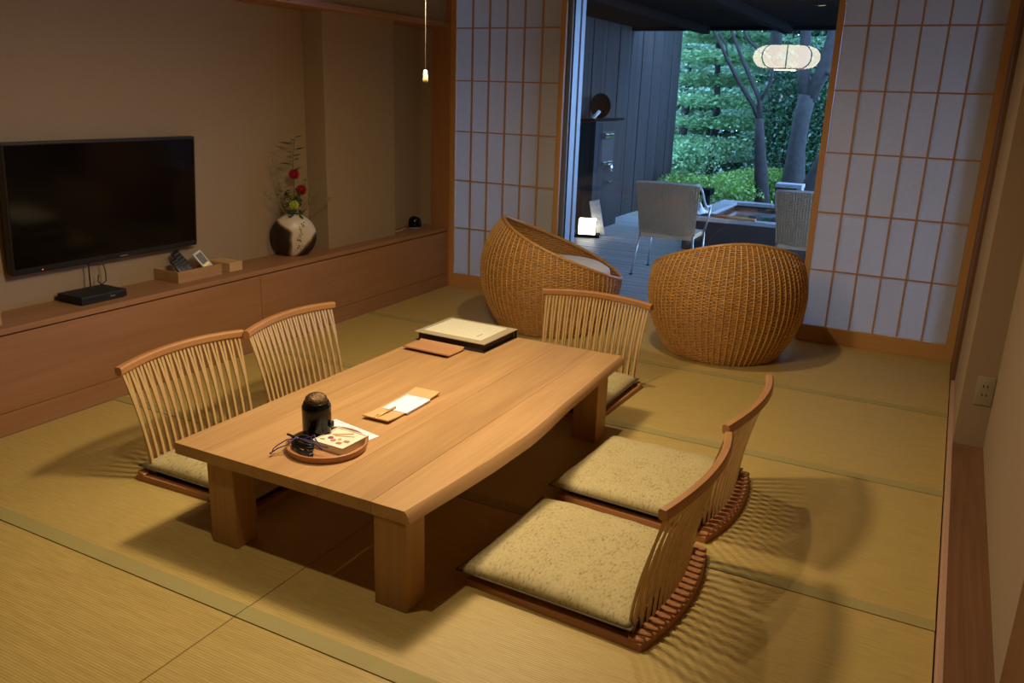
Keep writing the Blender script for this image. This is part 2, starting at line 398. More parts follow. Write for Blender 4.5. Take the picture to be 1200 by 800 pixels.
# back wall beyond the post, header over the sliding screens
wb = struct(BX(-.40, .0, -.1, -.15, .16, ZC).obj('wall_back', M['wall']))
BX(-.15, .0, 2.34, RW+.5, .16, ZC).obj('header_wall', M['wall'], wb)
BX(3.575, .0345, -.1, RW+.9, .16, 2.34).obj('return_wall', M['wall'], wb)
struct(BX(.004, -.004, 2.30, RW, .06, 2.34).obj('trim_3', M['shoji_wood_x']))            # upper track
struct(BX(.0, -.004, -.10, RW, .235, -.0004, bevel=.0003).obj('trim_4', M['board_edge']))  # sill under the screens
# right wall: dark post, pillar with socket, sunken alcove board, far wall
struct(BX(3.598, -.52, -.02, 3.66, .0345, 2.34, bevel=.001).obj('trim_5', M['dark_post']))
wr = struct(BX(3.738, YN, -.1, 3.86, -1.513, ZC).obj('wall_right', M['wall']))
BX(3.616, -1.513, -.05, 3.86, -.52, ZC).obj('pillar', M['wall'], wr)
BX(3.604, YN, 2.02, 3.738, -1.513, ZC).obj('upper_wall', M['wall'], wr)
BX(3.62, -.52, 2.34, 3.86, .035, ZC).obj('upper_wall', M['wall'], wr)
struct(BX(3.600, YN, 1.98, 3.745, .0, 2.02, bevel=.002).obj('trim_6', M['beam']))
bd = struct(BX(3.617, YN, -.02, 3.738, -1.513, .04).obj('trim_7', M['board']))
BX(3.6, YN, -.02, 3.617, .0, .041, bevel=.0015).obj('edge_strip', M['board_edge'], bd)
struct(BX(3.730, -3.75, .041, 3.76, -3.40, 1.98, bevel=.003).obj('trim_8', M['dark_post']))     # near post at the right edge
struct(BX(-.40, YN-.12, -.1, 3.9, YN, ZC).obj('wall_near', M['near_wall_dark']))
struct(BX(-.40, YN-.12, ZC, 4.5, .16, ZC+.1).obj('ceiling', M['ceiling']))

# ------------------------------------------------------------------ shoji screens
PX, PH, Z0 = .1404, .3641, .4683
me_pane = BX(-PX/2+.002, -.0006, -PH/2+.002, PX/2-.002, .0006, PH/2-.002).mesh('paper_pane', M['shoji_paper'])
def shoji(name, xl, y, lsl, lsr):
    root = bpy.data.objects.new(name, None); COL.objects.link(root); root.location = (xl, y, 0); struct(root)
    x1 = 6*PX; zb, zt = Z0-PH, Z0+5*PH
    BX(-lsl, 0, .0, 0, .03, zt+.03, bevel=.0015).obj('stile', M['shoji_wood'], root)
    BX(x1, 0, .0, x1+lsr, .03, zt+.03, bevel=.0015).obj('stile', M['shoji_wood'], root)
    BX(0, .0005, .0, x1, .0295, zb, bevel=.0015).obj('rail', M['shoji_wood_x'], root)
    BX(0, .0005, zt, x1, .0295, zt+.03).obj('rail', M['shoji_wood_x'], root)
    vb = BX(-.0052, 0, zb, .0052, .012, zt).mesh('muntin', M['shoji_wood'])
    hb = BX(0, .001, -.0045, x1, .011, .0045).mesh('muntin', M['shoji_wood_x'])
    for k in range(1, 6): link('muntin', vb, root, (k*PX, .004, 0))
    for k in range(0, 5): link('muntin', hb, root, (0, .004, Z0+k*PH))
    for r in range(6):
        for k in range(6): link('paper_pane', me_pane, root, ((k+.5)*PX, .0165, zb+(r+.5)*PH))
    return root
shoji('door_1', .0456, 0.0, .040, .037)
shoji('door_2', 2.713, 0.0, .037, .044)

# ------------------------------------------------------------------ glass door behind the screens
gd = bpy.data.objects.new('door_3', None); COL.objects.link(gd); struct(gd); gd.location = (0, .1, 0)
BX(.865, 0, -.02, .930, .052, 2.34, bevel=.003).obj('stile', M['alu'], gd)
BX(.862, .058, -.02, .925, .150, 2.34, bevel=.003).obj('jamb', M['alu'], gd)
BX(.880, .156, -.02, .935, .220, 2.34, bevel=.003).obj('jamb', M['alu'], gd)
BX(3.52, 0, -.02, 3.6, .045, 2.34, bevel=.004).obj('stile', M['alu'], gd)
BX(.930, .012, -.02, 3.52, .05, .012, bevel=.003).obj('rail', M['alu'], gd)
BX(.930, .012, 2.30, 3.52, .05, 2.34, bevel=.003).obj('rail', M['alu'], gd)
BX(.929, .026, .012, .936, .036, 2.30).obj('gasket', M['black_matt'], gd)
gp = MB(); gp.box(.932, .030, .012, 3.52, .0305, 2.30)
for f in list(gp.bm.faces):
    if abs(f.normal.y) < .9 or f.calc_center_median().y > .03025: gp.bm.faces.remove(f)
gp.obj('glass_pane', M['glass'], gd)

# ================================================================== LIGHTS (fixtures)
LX, LY, LZ = 1.80, -3.05, 1.905
def pendant():
    t = thing('pendant_lamp', 'wide flattened white paper pendant lamp with dark ribs above the low table', 'lamp', (LX, LY, LZ))
    R_, H = .315, .105
    prof = []
    for k in range(13):
        a = -PI/2+PI*k/12; prof.append((.17+(R_-.17)*math.cos(a)**.8 if abs(math.cos(a)) > 1e-6 else .17, H*math.sin(a)))
    shd = MB().lathe(prof, 48, cap0=False, cap1=False).obj('paper_shade', M['lamp_paper'], t, True)
    for k in range(8):
        a = 2*PI*k/8+math.radians(79.4)
        MB().tube([((r+.003)*math.cos(a), (r+.003)*math.sin(a), z) for r, z in prof], .006, 5).obj('shade_rib', M['rib'], shd, True)
    MB().lathe([(.165, -H-.008), (.185, -H-.008), (.185, -H+.004), (.165, -H+.004), (.165, -H-.008)], 40, cap0=False, cap1=False).obj('bottom_ring', M['tan_light'], t)
    MB().lathe([(.001, -H+.001), (.165, -H)], 40, cap0=False, cap1=False).obj('bottom_diffuser', M['lamp_bottom'], t)
    MB().lathe([(.001, H-.002), (.18, H-.002)], 40, cap0=False, cap1=False).obj('top_cover', M['rib'], t)
    MB().tube([(0, 0, H-.004), (0, 0, ZC-LZ-.03)], .005, 8).obj('suspension_cord', M['rib'], t)
    MB().lathe([(.001, ZC-LZ-.035), (.05, ZC-LZ-.03), (.055, ZC-LZ)], 24).obj('ceiling_rose', M['white'], t)
    MB().tube([(0, 0, -H), (0, 0, 1.55-LZ)], .0006, 5).obj('pull_cord', M['cord_dark'], t)
    MB().lathe([(.003, 1.548-LZ), (.006, 1.546-LZ), (.0085, 1.520-LZ), (.009, 1.512-LZ), (.007, 1.508-LZ)], 12).obj('pull_knob', M['tan_light'], t, True, label='pale wooden knob on the end of the pull cord')
    l = bpy.data.lights.new('pendant_light', 'AREA'); l.shape = 'DISK'; l.size = .22; l.energy = 26; l.color = (1, .80, .53)
    o = bpy.data.objects.new('pendant_light', l); COL.objects.link(o); o.location = (LX, LY, LZ-.108-.012)
M['lamp_paper'] = emit('lamp_paper', (1, .86, .68), 9.0)
M['lamp_bottom'] = emit('lamp_diffuser', (1, .80, .53), 6)
pendant()
def downlight(x, y, e, label, cone=152):
    t = thing('downlight', label, 'light', (x, y, ZC))
    MB().lathe([(.045, -.004), (.06, -.004), (.06, .0), (.045, .0)], 24, cap0=False, cap1=False).obj('trim_ring', M['white'], t)
    MB().lathe([(.001, -.001), (.045, -.001)], 24, cap0=False, cap1=False).obj('lens', M['lamp_bottom'], t)
    l = bpy.data.lights.new('downlight_bulb', 'SPOT'); l.energy = e; l.color = (1, .80, .53); l.spot_size = math.radians(cone); l.spot_blend = 1.0; l.shadow_soft_size = .03
    o = bpy.data.objects.new('downlight_bulb', l); COL.objects.link(o); o.location = (x, y, ZC-.012)
downlight(1.95, -1.55, 64, 'round recessed ceiling downlight between the low table and the rattan chairs')
downlight(1.90, -4.10, 46, 'round recessed ceiling downlight over the near end of the low table', 118)

# ================================================================== LEFT CABINET
cab = thing('low_cabinet', 'long low built-in wooden cabinet with flush fronts along the left wall', 'cabinet')
for a, b in ((YN, -5.3), (-5.3, -3.66), (-3.66, -2.03), (-2.03, -.004)):
    BX(-.27, a+.002, .10, -.004, b-.002, .432, bevel=.0015).obj('front_panel', M['cabinet'], cab)
BX(-.27, YN, 0, -.001, -.004, .098, bevel=.0015).obj('plinth', M['cabinet'], cab)
tag(BX(-.27, YN, .440, .003, -.004, .467, bevel=.002).obj('cabinet_top', M['cabinet']), 'long narrow wooden ledge on top of the low cabinet', 'ledge')

# television
tv = thing('television', 'large flat black television hanging over the left end of the ledge', 'television', (-.205, -2.80, .918))
tv.rotation_euler = (0, math.radians(4.2), 0)
W2, H2 = .522, .293
tc = BX(-.03, -W2, -H2, .012, W2, H2, bevel=.006).obj('case', M['black'], tv)
BX(.0115, -W2+.012, -H2+.03, .0135, W2-.012, H2-.012).obj('screen', M['screen'], tv)
BX(.0115, .03, -H2+.009, .0135, .075, -H2+.014).obj('maker_mark', M['grey_mark'], tc)
MB().ico((.0135, -W2+.14, -H2+.012), .0035, 1).obj('standby_light', M['red_led'], tc)
BX(-.048, -.15, -.10, -.028, .15, .12).obj('wall_bracket', M['black_matt'], tv)
sb = thing('set_top_box', 'flat black set-top box on the ledge under the television', 'electronics', (-.155, -2.986, .467), .0)
BX(-.088, -.122, .004, .088, .122, .040, bevel=.003).obj('case', M['black_matt'], sb)
BX(.0875, -.115, .012, .0892, .115, .030).obj('front_strip', M['black'], sb)
BX(.0885, .03, .018, .0900, .055, .022).obj('maker_mark', M['grey_mark'], sb)
for sx in (-.07, .07):
    for sy in (-.1, .1): BX(sx-.01, sy-.01, 0, sx+.01, sy+.01, .005).obj('foot', M['black_matt'], sb)
tag(MB().tube([(-.225, -2.94, .64), (-.222, -2.945, .56), (-.215, -2.95, .51), (-.21, -2.95, .489)], .004, 6).obj('television_cable', M['black_matt'], smooth=True), 'straight dark cable dropping from the television to the set-top box', 'cable')
tag(MB().tube([(-.225, -2.87, .64), (-.222, -2.855, .57), (-.218, -2.86, .525), (-.222, -2.885, .51), (-.226, -2.90, .53), (-.228, -2.89, .56)], .0032, 6).obj('television_cable', M['black_matt'], smooth=True), 'looped thin cable hanging beside the straight one under the television', 'cable')

# remote controls in their tray
t = thing('remote_tray', 'open wooden tray holding the remote controls on the ledge', 'tray', (-.235, -2.385, .467))
hx, hy, hh = .150, .150, .060
mat_bx = M['box_wood']
BX(-hx+.12, -hy, 0, hx, hy, .008).obj('bottom', mat_bx, t)
BX(hx-.012, -hy, .008, hx, hy, hh, bevel=.001).obj('side', mat_bx, t)
BX(-hx+.12, -hy, .008, hx-.012, -hy+.010, hh, bevel=.001).obj('side', mat_bx, t)
BX(-hx+.12, hy-.010, .008, hx-.012, hy, hh, bevel=.001).obj('side', mat_bx, t)
BX(-hx+.12, -hy+.010, .008, -hx+.13, hy-.010, hh, bevel=.001).obj('side', mat_bx, t)
t.location.x = -.235
def remote(name, label, loc, w, l, th, body, keys, lean, yaw=0.0, screen=False):
    r = thing(name, label, 'remote control', loc); r.rotation_euler = (.45, lean, yaw)
    cs = BX(0, -w/2, 0, th, w/2, l, bevel=.004).obj('case', body, r, 'auto')
    if screen:
        BX(th-.001, -w/2+.008, l*.45, th+.0008, w/2-.008, l-.012).obj('display', M['black'], cs)
        BX(th-.001, -w/2+.010, l*.34, th+.0012, w/2-.010, l*.41).obj('button', M['gold'], cs, label='orange button')
        rows, z0 = 2, .05
    else: rows, z0 = 7, .12
    for i in range(rows):
        for j in range(3):
            zz = l*(z0+i*.12); yy = (j-1)*w*.27
            BX(th-.001, yy-w*.09, zz, th+.0014, yy+w*.09, zz+l*.06).obj('button', keys, cs)
    return r
remote('remote_control', 'slim black remote control leaning in the middle of the wooden tray', (-.130, -2.385, .480), .045, .165, .014, M['black'], M['key_grey'], -.62, -.30)
remote('remote_control', 'black remote control with many keys at the left end of the wooden tray', (-.122, -2.440, .480), .045, .120, .014, M['black'], M['key_grey'], -.58, -.32)
remote('remote_control', 'white remote control with a dark display at the right end of the tray', (-.122, -2.275, .480), .056, .135, .016, M['white'], M['grey_mark'], -.50, -.25, True)
t = thing('wooden_box', 'small closed pale wooden box right of the remote tray', 'box', (-.175, -2.125, .467))
BX(-.085, -.048, 0, .085, .048, .036, bevel=.002).obj('body', M['tan_light'], t); BX(-.086, -.049, .037, .086, .049, .050, bevel=.002).obj('lid', M['tan_light'], t)
t = thing('wooden_box', 'wooden box cut off by the left edge of the photo on the ledge', 'box', (-.13, -3.575, .467))
BX(-.08, -.08, 0, .08, .08, .045, bevel=.002).obj('body', M['box_wood'], t); BX(-.081, -.081, .046, .081, .081, .060, bevel=.002).obj('lid', M['box_wood'], t)

# bedside phone dome
t = thing('alarm_speaker', 'small glossy black dome gadget on a silver foot at the far end of the ledge', 'gadget', (-.165, -.222, .467), math.radians(34))
MB().lathe([(.050, 0), (.052, .004), (.050, .012)], 28, Matrix.Diagonal((1, .8, 1, 1))).obj('foot', M['alu'], t, True)
dm = MB(); 
dm.lathe([(.048, .012), (.050, .03), (.049, .055), (.044, .072), (.034, .085), (.018, .092), (.001, .094)], 28, Matrix.Diagonal((1, .75, 1, 1)), True, False).obj('dome', M['lacquer'], t, True)
MB().tube([(.052*math.cos(a), .005, .045+.050*math.sin(a)) for a in np.linspace(-.3, PI*.55, 12)], .003, 6).obj('silver_edge', M['alu'], t, True)
MB().ico((.0, -.036, .062), .005, 1).obj('power_mark', M['white'], t)
tag(MB().tube([(-.2, -.262, .471), (-.20, -.33, .470), (-.175, -.40, .470), (-.19, -.46, .470), (-.215, -.50, .47), (-.19, -.56, .47)], .0035, 6).obj('power_cable', M['cord'], smooth=True), 'white cable running from the black dome behind the pillar', 'cable')

# ------------------------------------------------------------------ vase with flowers
VX, VY, VZ = -.150, -1.578, .467
ang = math.radians(45)
vs = thing('vase', 'round flat ceramic vase, dark brown with a pale band, on the ledge', 'vase', (VX, VY, VZ), ang)
def vase_body():
    mb = MB(); R_ = .14; zc_ = .122
    prof = [(.001, -.0)]
    for k in range(25):
        a = -PI/2+.52+(PI-.52-.22)*k/24
        prof.append((R_*math.cos(a), zc_+R_*math.sin(a)))
    z0 = prof[1][1]; prof = [(r, z-z0) for r, z in prof[1:]]
    prof += [(prof[-1][0]-.004, prof[-1][1]-.004), (.012, prof[-1][1]-.03)]
    mb.lathe(prof, 48, Matrix.Diagonal((1, .52, 1, 1)), True, True)
    return mb.obj('body', M['vase'], vs, True), max(z for r, z in prof)
vb, VH = vase_body()
# incised leaf pattern on the pale band
pt = MB()
for k in range(34):
    u = rng.random(); x = .050-.030*u+rng.normal(0, .010); z = .212-.165*u
    r = .14; rr = math.sqrt(max(1e-4, r*r-(z-.122)**2-x*x))
    y = -.52*rr-.0012
    a = rng.uniform(.3, 2.6); d = Vector((math.cos(a), 0, math.sin(a)))*.007; q = Vector((-d.z, 0, d.x))*.35
    c = Vector((x, y, z)); V = pt.bm.verts.new
    pt.bm.faces.new([V(c-d), V(c+q+Vector((0, -.001, 0))), V(c+d), V(c-q+Vector((0, -.001, 0)))])
stuff(pt.obj('leaf_pattern', M['panel_dark'], vs, label='incised dark leaf pattern'))
FX = Vector((VX, VY, VZ+VH))
def leaf_into(mb, p, d, up, l, w):
    d = d.normalized(); s = d.cross(up).normalized(); V = mb.bm.verts.new
    n = s.cross(d)
    a, b, c, e = V(p), V(p+d*l*.45+s*w-n*w*.2), V(p+d*l), V(p+d*l*.45-s*w-n*w*.2); m = V(p+d*l*.5+n*w*.25)
    for t3 in ((a, b, m), (b, c, m), (c, e, m), (e, a, m)): mb.bm.faces.new(t3)
A1 = Vector((math.cos(ang), math.sin(ang), 0)); B1 = Vector((-A1.y, A1.x, 0)); Zv = Vector((0, 0, 1))
def F(a, z, b=0): return Vector((VX, VY, VZ))+A1*a+B1*b+Zv*z
def stemleaf(name, label, path, leaves, head=None, leafm='fl_leaf', cat='flower', group=None):
    t = thing(name, label, cat, F(0, VH-.05)); base = F(0, VH-.05)
    P_ = [p-base for p in path]
    MB().tube(P_, .0022, 5).obj('stem', M['stem' if leafm != 'twig' else 'twig'], t, True)
    if leaves:
        for (p, d, l, w) in leaves:
            lb = MB(); leaf_into(lb, p-base, d, Zv, l, w); lb.obj('leaf', M[leafm], t)
    if head:
        p, r, m = head; mb = MB(); p = p-base
        for k in range(70):
            th = math.acos(1-2*(k+.5)/70); ph = k*2.4
            d = Vector((math.sin(th)*math.cos(ph), math.sin(th)*math.sin(ph), math.cos(th)))
            up = Vector((d.y, -d.x, .3)); leaf_into(mb, p+d*r*.35, d, up, r*.7, r*.22)
        mb.ico(p, r*.55, 1); mb.obj('flower_head', M[m], t, True)
    return t
# tall leafy branch, to z about 1.18
pth = [F(.0, VH-.05), F(.015, .35), F(.012, .5), F(.018, .62), F(.03, .72)]
lv = []
for z, a, sx, l in ((.72, .03, 1, .05), (.70, .028, -.3, .03), (.68, .025, -1, .10), (.69, .02, -1, .03), (.645, .02, 1, .075), (.63, .02, -.8, .04), (.61, .018, 1, .05), (.60, .018, -1, .045), (.585, .018, .9, .04), (.56, .015, -1, .09), (.575, .015, -.9, .03), (.53, .015, 1, .06), (.52, .014, 1, .04)):
    lv.append((F(a, z), A1*sx+Zv*(.25 if sx > 0 else .12)+B1*rng.uniform(-.4, .4), l, l*.17+.005))
stemleaf('leafy_branch', 'tall green leafy branch rising highest from the vase', pth, lv, cat='branch')
stemleaf('red_flower', 'upper dark red chrysanthemum in the vase', [F(0, VH-.05), F(.01, .35), F(.018, .49)], [], (F(.018, .5), .034, 'red'))
stemleaf('red_flower', 'lower dark red chrysanthemum, right of the upper one', [F(0, VH-.05), F(.03, .3), F(.055, .40)], [], (F(.058, .405), .034, 'red'))
stemleaf('green_flower', 'yellow-green chrysanthemum low in the middle of the vase', [F(0, VH-.05), F(.0, .27), F(.005, .31)], [], (F(.008, .318, -.03), .030, 'lime'))
# dense low leaves at the mouth
lv = []
for k in range(70):
    a = rng.uniform(-.06, .075); z = rng.uniform(VH-.025, .40); b = rng.uniform(-.045, .03)
    ph = rng.uniform(0, 2*PI); lv.append((F(a*.8, z, b), A1*math.cos(ph)+B1*math.sin(ph)*.7+Zv*rng.uniform(-.5, .7), rng.uniform(.03, .055), rng.uniform(.008, .014)))
stemleaf('leaf_sprig', 'dense dark green leaves around the mouth of the vase', [F(0, VH-.05), F(.02, .3), F(.03, .36)], lv, cat='foliage')
lv = []
for k in range(34):
    a = rng.uniform(-.05, .12); z = .32+rng.random()*.15; 
    lv.append((F(a, z, rng.uniform(-.03, .03)), A1*rng.uniform(-1, 1)+Zv*rng.uniform(-.2, 1)+B1*rng.uniform(-.5, .5), .03, .006))
stemleaf('yellow_sprig', 'feathery yellow-green sprig behind the red flowers', [F(0, VH-.05), F(.04, .35), F(.09, .47)], lv, leafm='fl_leaf2', cat='foliage')
def twig(label, pts, n, spread):
    t = thing('dry_twig', label, 'twig', F(0, VH-.05)); base = F(0, VH-.05); P_ = [Vector(p)-base for p in pts]
    MB().tube(P_, [.002]*len(P_), 5).obj('stem', M['twig'], t, True)
    mb = MB()
    for k in range(n):
        i = rng.integers(1, len(P_)); f = rng.random(); p = P_[i-1].lerp(P_[i], f)
        d = (A1*rng.uniform(-1, 1)+Zv*rng.uniform(-.1, 1)+B1*rng.uniform(-.6, .6)).normalized()*rng.uniform(.3, 1)*spread
        mb.tube([p, p+d*.6+Zv*.004, p+d], [.0009, .0008, .0006], 3); mb.ico(p+d, .0035, 0)
    stuff(mb.obj('side_shoots', M['twig'], t))
twig('fine dry twig spray leaning to the left of the vase', [F(0, VH-.05), F(-.05, .32, -.02), F(-.07, .42, -.05), F(-.09, .52, -.08), F(-.11, .60, -.10)], 34, .07)
twig('short dry twig drooping far left of the vase', [F(0, VH-.05), F(-.06, .29, -.04), F(-.10, .34, -.09), F(-.14, .37, -.13)], 16, .05)
twig('fine dry twig reaching right across the pillar corner', [F(0, VH-.05), F(.08, .285), F(.15, .31), F(.22, .345), F(.245, .36)], 14, .04)
twig('thin twig rising right of the lower red flower', [F(0, VH-.05), F(.08, .33), F(.13, .38), F(.19, .44)], 18, .045)

# ================================================================== LOW TABLE
ZT, TH = .335, .040
tb = thing('low_table', 'large low wooden table with a waney right edge in the middle of the room', 'table', (1.74, -2.9, 0))
def T(x, y): return (x-1.74, y+2.9)
yn, yf = -3.764, -2.020
xs = [1.278, 1.41, 1.885, 2.085]
for k in range(3):
    x0, x1 = T(xs[k], 0)[0], T(xs[k+1], 0)[0]
    BX(x0+.0006, T(0, yn)[1], ZT-TH, x1-.0006, T(0, yf)[1], ZT-.0002*(k % 2), bevel=.0004, seg=1).obj('plank', M['table%d' % k], tb)
def live_plank():
    mb = MB(); ys = np.linspace(yn, yf, 30); V = mb.bm.verts.new; R_ = []
    x0 = T(xs[3], 0)[0]+.0006
    for i, y in enumerate(ys):
        u = i/29
        wob = float(np.interp(u, [0, .12, .25, .38, .5, .62, .75, .88, 1], [0, .018, .038, .044, .040, .028, .017, .007, 0]))+.0025*math.sin(19*u)*math.sin(PI*u)
        xt = T(2.206, 0)[0]+wob; xb = xt+.016+.008*math.sin(4*u+1)*math.sin(PI*u); yy = T(0, y)[1]
        R_.append([V((x0, yy, ZT)), V((xt-.004, yy, ZT)), V((xt+.003, yy, ZT-.006)), V(((xt+xb)/2+.003, yy, ZT-.022)), V((xb, yy, ZT-.035)), V((xb-.008, yy, ZT-TH)), V((x0, yy, ZT-TH))])
    for a, b in zip(R_, R_[1:]):
        for k in range(7): mb.bm.faces.new((a[k], a[(k+1) % 7], b[(k+1) % 7], b[k]))
    mb.bm.faces.new(R_[0]); mb.bm.faces.new(R_[-1][::-1])
    return mb.obj('plank', M['table3'], tb, 'auto', label='outer plank with a natural waney edge')
live_plank()
for x0, x1, y0, y1 in ((2.092, 2.207, -3.762, -3.665), (1.409, 1.522, -3.752, -3.655), (2.092, 2.207, -2.300, -2.185), (1.409, 1.522, -2.300, -2.185)):
    a, b = T(x0, y0), T(x1, y1)
    BX(a[0], a[1], 0, b[0], b[1], ZT-TH, bevel=.003).obj('leg', M['table_leg'], tb)

# ================================================================== LEGLESS CHAIRS
def arc(y, hw=.305, bulge=.045): return bulge*(1-(y/hw)**2)
def make_chair(label):
    t = thing('legless_chair', label, 'chair', (0, 0, 0), 0, 'legless spindle-back chairs around the low table')
    def outline(ins):
        pts = []
        hw = .305-ins
        for k in range(17):
            y = -hw+2*hw*k/16; pts.append((arc(y, .305)-ins*1.1 if ins else arc(y), y))
        pts += [(-.59+ins, .285-ins), (-.59+ins, -.285+ins)]
        return pts
    MB().ring(outline(0), outline(.035), 0, .024, .007).obj('base_frame', M['base_wood'], t, 'auto')
    MB().prism(outline(.034), .003, .012).obj('seat_panel', M['panel_dark'], t)
    rim = MB()
    for k in range(17):
        y = -.282+.564*k/16; x1 = arc(y)-.004
        m = Matrix.Translation((x1, y, 0)) @ Matrix.Rotation(-2*.045*y/.305**2*.9, 4, 'Z')
        rim.box(-.048, -.0125, .018, 0, .0125, .0325, m, .003, 1)
    rim.obj('slotted_rim', M['base_wood'], t)
    # curved top rail
    sec = [(.016*math.cos(a), .0185*math.sin(a)) for a in np.linspace(0, 2*PI, 12, endpoint=False)]
    sec = [(max(-.0142, min(.0142, a*1.12)), max(-.0168, min(.0168, b*1.08))) for a, b in sec]
    rail = MB().tube([(.03+arc(y, .31, .045), y, .438+.012*(1-(y/.31)**2)) for y in np.linspace(-.313, .313, 25)], 1.0, sect=sec)
    rail.obj('top_rail', M['chair_wood'], t, 'auto')
    for i in range(32):
        p = i//2; yb = (p-7.5)/7.5*.262; yt = (i-15.5)/15.5*.292
        xt = .03+arc(yt, .31, .045)-.002; xb = arc(yb)-(.066 if i % 2 else .052)
        zt = .424+.012*(1-(yt/.31)**2)
        path = []
        for k in range(9):
            u = k/8; path.append((xb+(xt-xb)*u**1.7, yb+(yt-yb)*u**1.25, .012+(zt-.012)*u))
        MB().tube(path, 1.0, sect=[(-.0034, -.0055), (.0034, -.0055), (.0034, .0055), (-.0034, .0055)] if False else [(-.0055, -.0034), (.0055, -.0034), (.0055, .0034), (-.0055, .0034)]).obj('spindle', M['spindle'], t)
    return t
CH = [((.812, -3.268, 0), PI, 'legless spindle-back chair at the near end of the table left side'),
      ((.828, -2.650, 0), PI+.049, 'legless spindle-back chair at the far end of the table left side'),
      ((1.838, -1.480, 0), PI/2, 'legless spindle-back chair at the far end of the table before the rattan chairs'),
      ((2.876, -2.600, 0), -.025, 'legless spindle-back chair on the right side of the table, farther from the camera'),
      ((2.880, -3.278, 0), -.033, 'legless spindle-back chair on the right side of the table, nearest the camera')]
c0 = make_chair(CH[4][2]); c0.location = CH[4][0]; c0.rotation_euler = (0, 0, CH[4][1])
for loc, rz, lab in CH[:4]: dup(c0, loc, rz, lab)

def make_cushion(label, seed):
    t = thing('floor_cushion', label, 'cushion', (0, 0, 0), 0, 'square floor cushions on the legless chairs')
    hw, hy, h = .292, .288, .048; ph = seed*1.7
    def edge(u):  # corners poke out, sides pull in a little
        return 1-.022*(1-abs(u)**3)
    def top(sgn):
        def fn(a, b):
            u, v = 2*a-1, 2*b-1
            x = u*hw*edge(v); y = v*hy*edge(u)
            e = max(0, (1-abs(u)**5)*(1-abs(v)**5))**.5
            wr = .003*math.sin(9*u+4*v+ph)*abs(u*v)**.5+.002*math.sin(21*v+ph)*max(0, abs(u)-.6)+.002*math.sin(23*u+ph)*max(0, abs(v)-.6)
            z = .036+sgn*(h if sgn > 0 else .023)*e+(wr*min(1, e*1.5) if sgn > 0 else 0)+.004*(abs(u*v)**4)+.004*math.sin(3*u+ph)*e
            return (x, y, z)
        return fn
    mb = MB(); mb.grid(top(1), 30, 30); mb.grid(top(-1), 30, 30); bmesh.ops.remove_doubles(mb.bm, verts=mb.bm.verts, dist=.0006)
    c = mb.obj('cover', M['cushion'], t, True)
    f = top(1); P_ = []
    for k in range(24): P_.append(f(k/24, 0))
    for k in range(24): P_.append(f(1, k/24))
    for k in range(24): P_.append(f(1-k/24, 1))
    for k in range(24): P_.append(f(0, 1-k/24))
    MB().tube(P_, .0028, 6, closed=True).obj('piping', M['piping'], t, True)
    return t
CU = [((1.105, -3.268, .0130), PI, 'beige floor cushion on the near chair left of the table', 1),
      ((1.118, -2.655, .0130), PI+.04, 'beige floor cushion on the far chair left of the table', 2),
      ((1.838, -1.785, .0130), PI/2, 'beige floor cushion on the chair at the far end of the table', 3),
      ((2.555, -2.600, .0130), -.055, 'beige patterned floor cushion on the farther chair right of the table', 4),
      ((2.553, -3.278, .0130), -.035, 'large beige patterned floor cushion nearest the camera', 5)]
for loc, rz, lab, sd in CU:
    q = make_cushion(lab, sd); q.location = loc; q.rotation_euler = (0, 0, rz)

# ================================================================== RATTAN CHAIRS
RB, RM, ZM, ZTOP, ZFR, RP = .33, .462, .375, .71, .34, .85
def rprof(z):
    if z < ZM: return RB+(RM-RB)*math.sin(z/ZM*PI/2)**.85
    return RM*math.sqrt(max(0, 1-((z-ZM)/.47)**2))
def zrim(th):
    return ZFR+(ZTOP-ZFR)*max(0, (1+math.cos(th))/2)**RP
def make_rattan(label):
    t = thing('rattan_chair', label, 'chair', (0, 0, 0), 0, 'round woven rattan chairs')
    NS = 72; NP = NS*4; dz = .0094
    mb = MB(); bm = mb.bm; nr = int(ZTOP/dz)
    for j in range(nr):
        z = .012+j*dz; pts = []
        c = 2*((z-ZFR)/(ZTOP-ZFR))**(1/RP)-1 if z > ZFR else -1
        if c >= 1: break
        lim = PI if c <= -1 else math.acos(c)
        n = max(8, int(NP*lim/PI))
        closed = c <= -1; r0 = rprof(z)
        for k in range(NP if closed else n+1):
            th = -PI+2*PI*k/NP if closed else -lim+2*lim*k/n
            rr = r0+.0032*math.cos(NS/2*th+j*PI); pts.append((rr*math.cos(th), rr*math.sin(th), z+.001*math.sin(th*5+j)))
        if len(pts) > 3: mb.tube(pts, .0054, 4, caps=False, closed=closed)
    stuff(mb.obj('weave', M['rattan'], t, True))
    st = MB()
    for k in range(NS):
        th = 2*PI*k/NS-PI; zt = zrim(th)-.004; P_ = []
        for i in range(22):
            z = .004+(zt-.004)*i/21; r = rprof(z)+.0050; P_.append((r*math.cos(th), r*math.sin(th), z))
        st.tube(P_, .0052, 6, caps=False)
    stuff(st.obj('stakes', M['rattan_stake'], t, True))
    rim = [((rprof(zrim(a)))*math.cos(a), rprof(zrim(a))*math.sin(a), zrim(a)) for a in np.linspace(-PI, PI, 96, endpoint=False)]
    MB().tube(rim, .012, 8, closed=True).obj('rim_binding', M['rattan'], t, True)
    MB().tube([(RB*math.cos(a), RB*math.sin(a), .012) for a in np.linspace(-PI, PI, 64, endpoint=False)], .011, 8, closed=True).obj('base_ring', M['rattan_stake'], t, True)
    MB().lathe([(.001, .30), (.43, .31)], 40, cap0=False, cap1=False).obj('seat_deck', M['rattan'], t)
    return t
ra = make_rattan('round woven rattan chair turned sideways on the left, showing its white cushion')
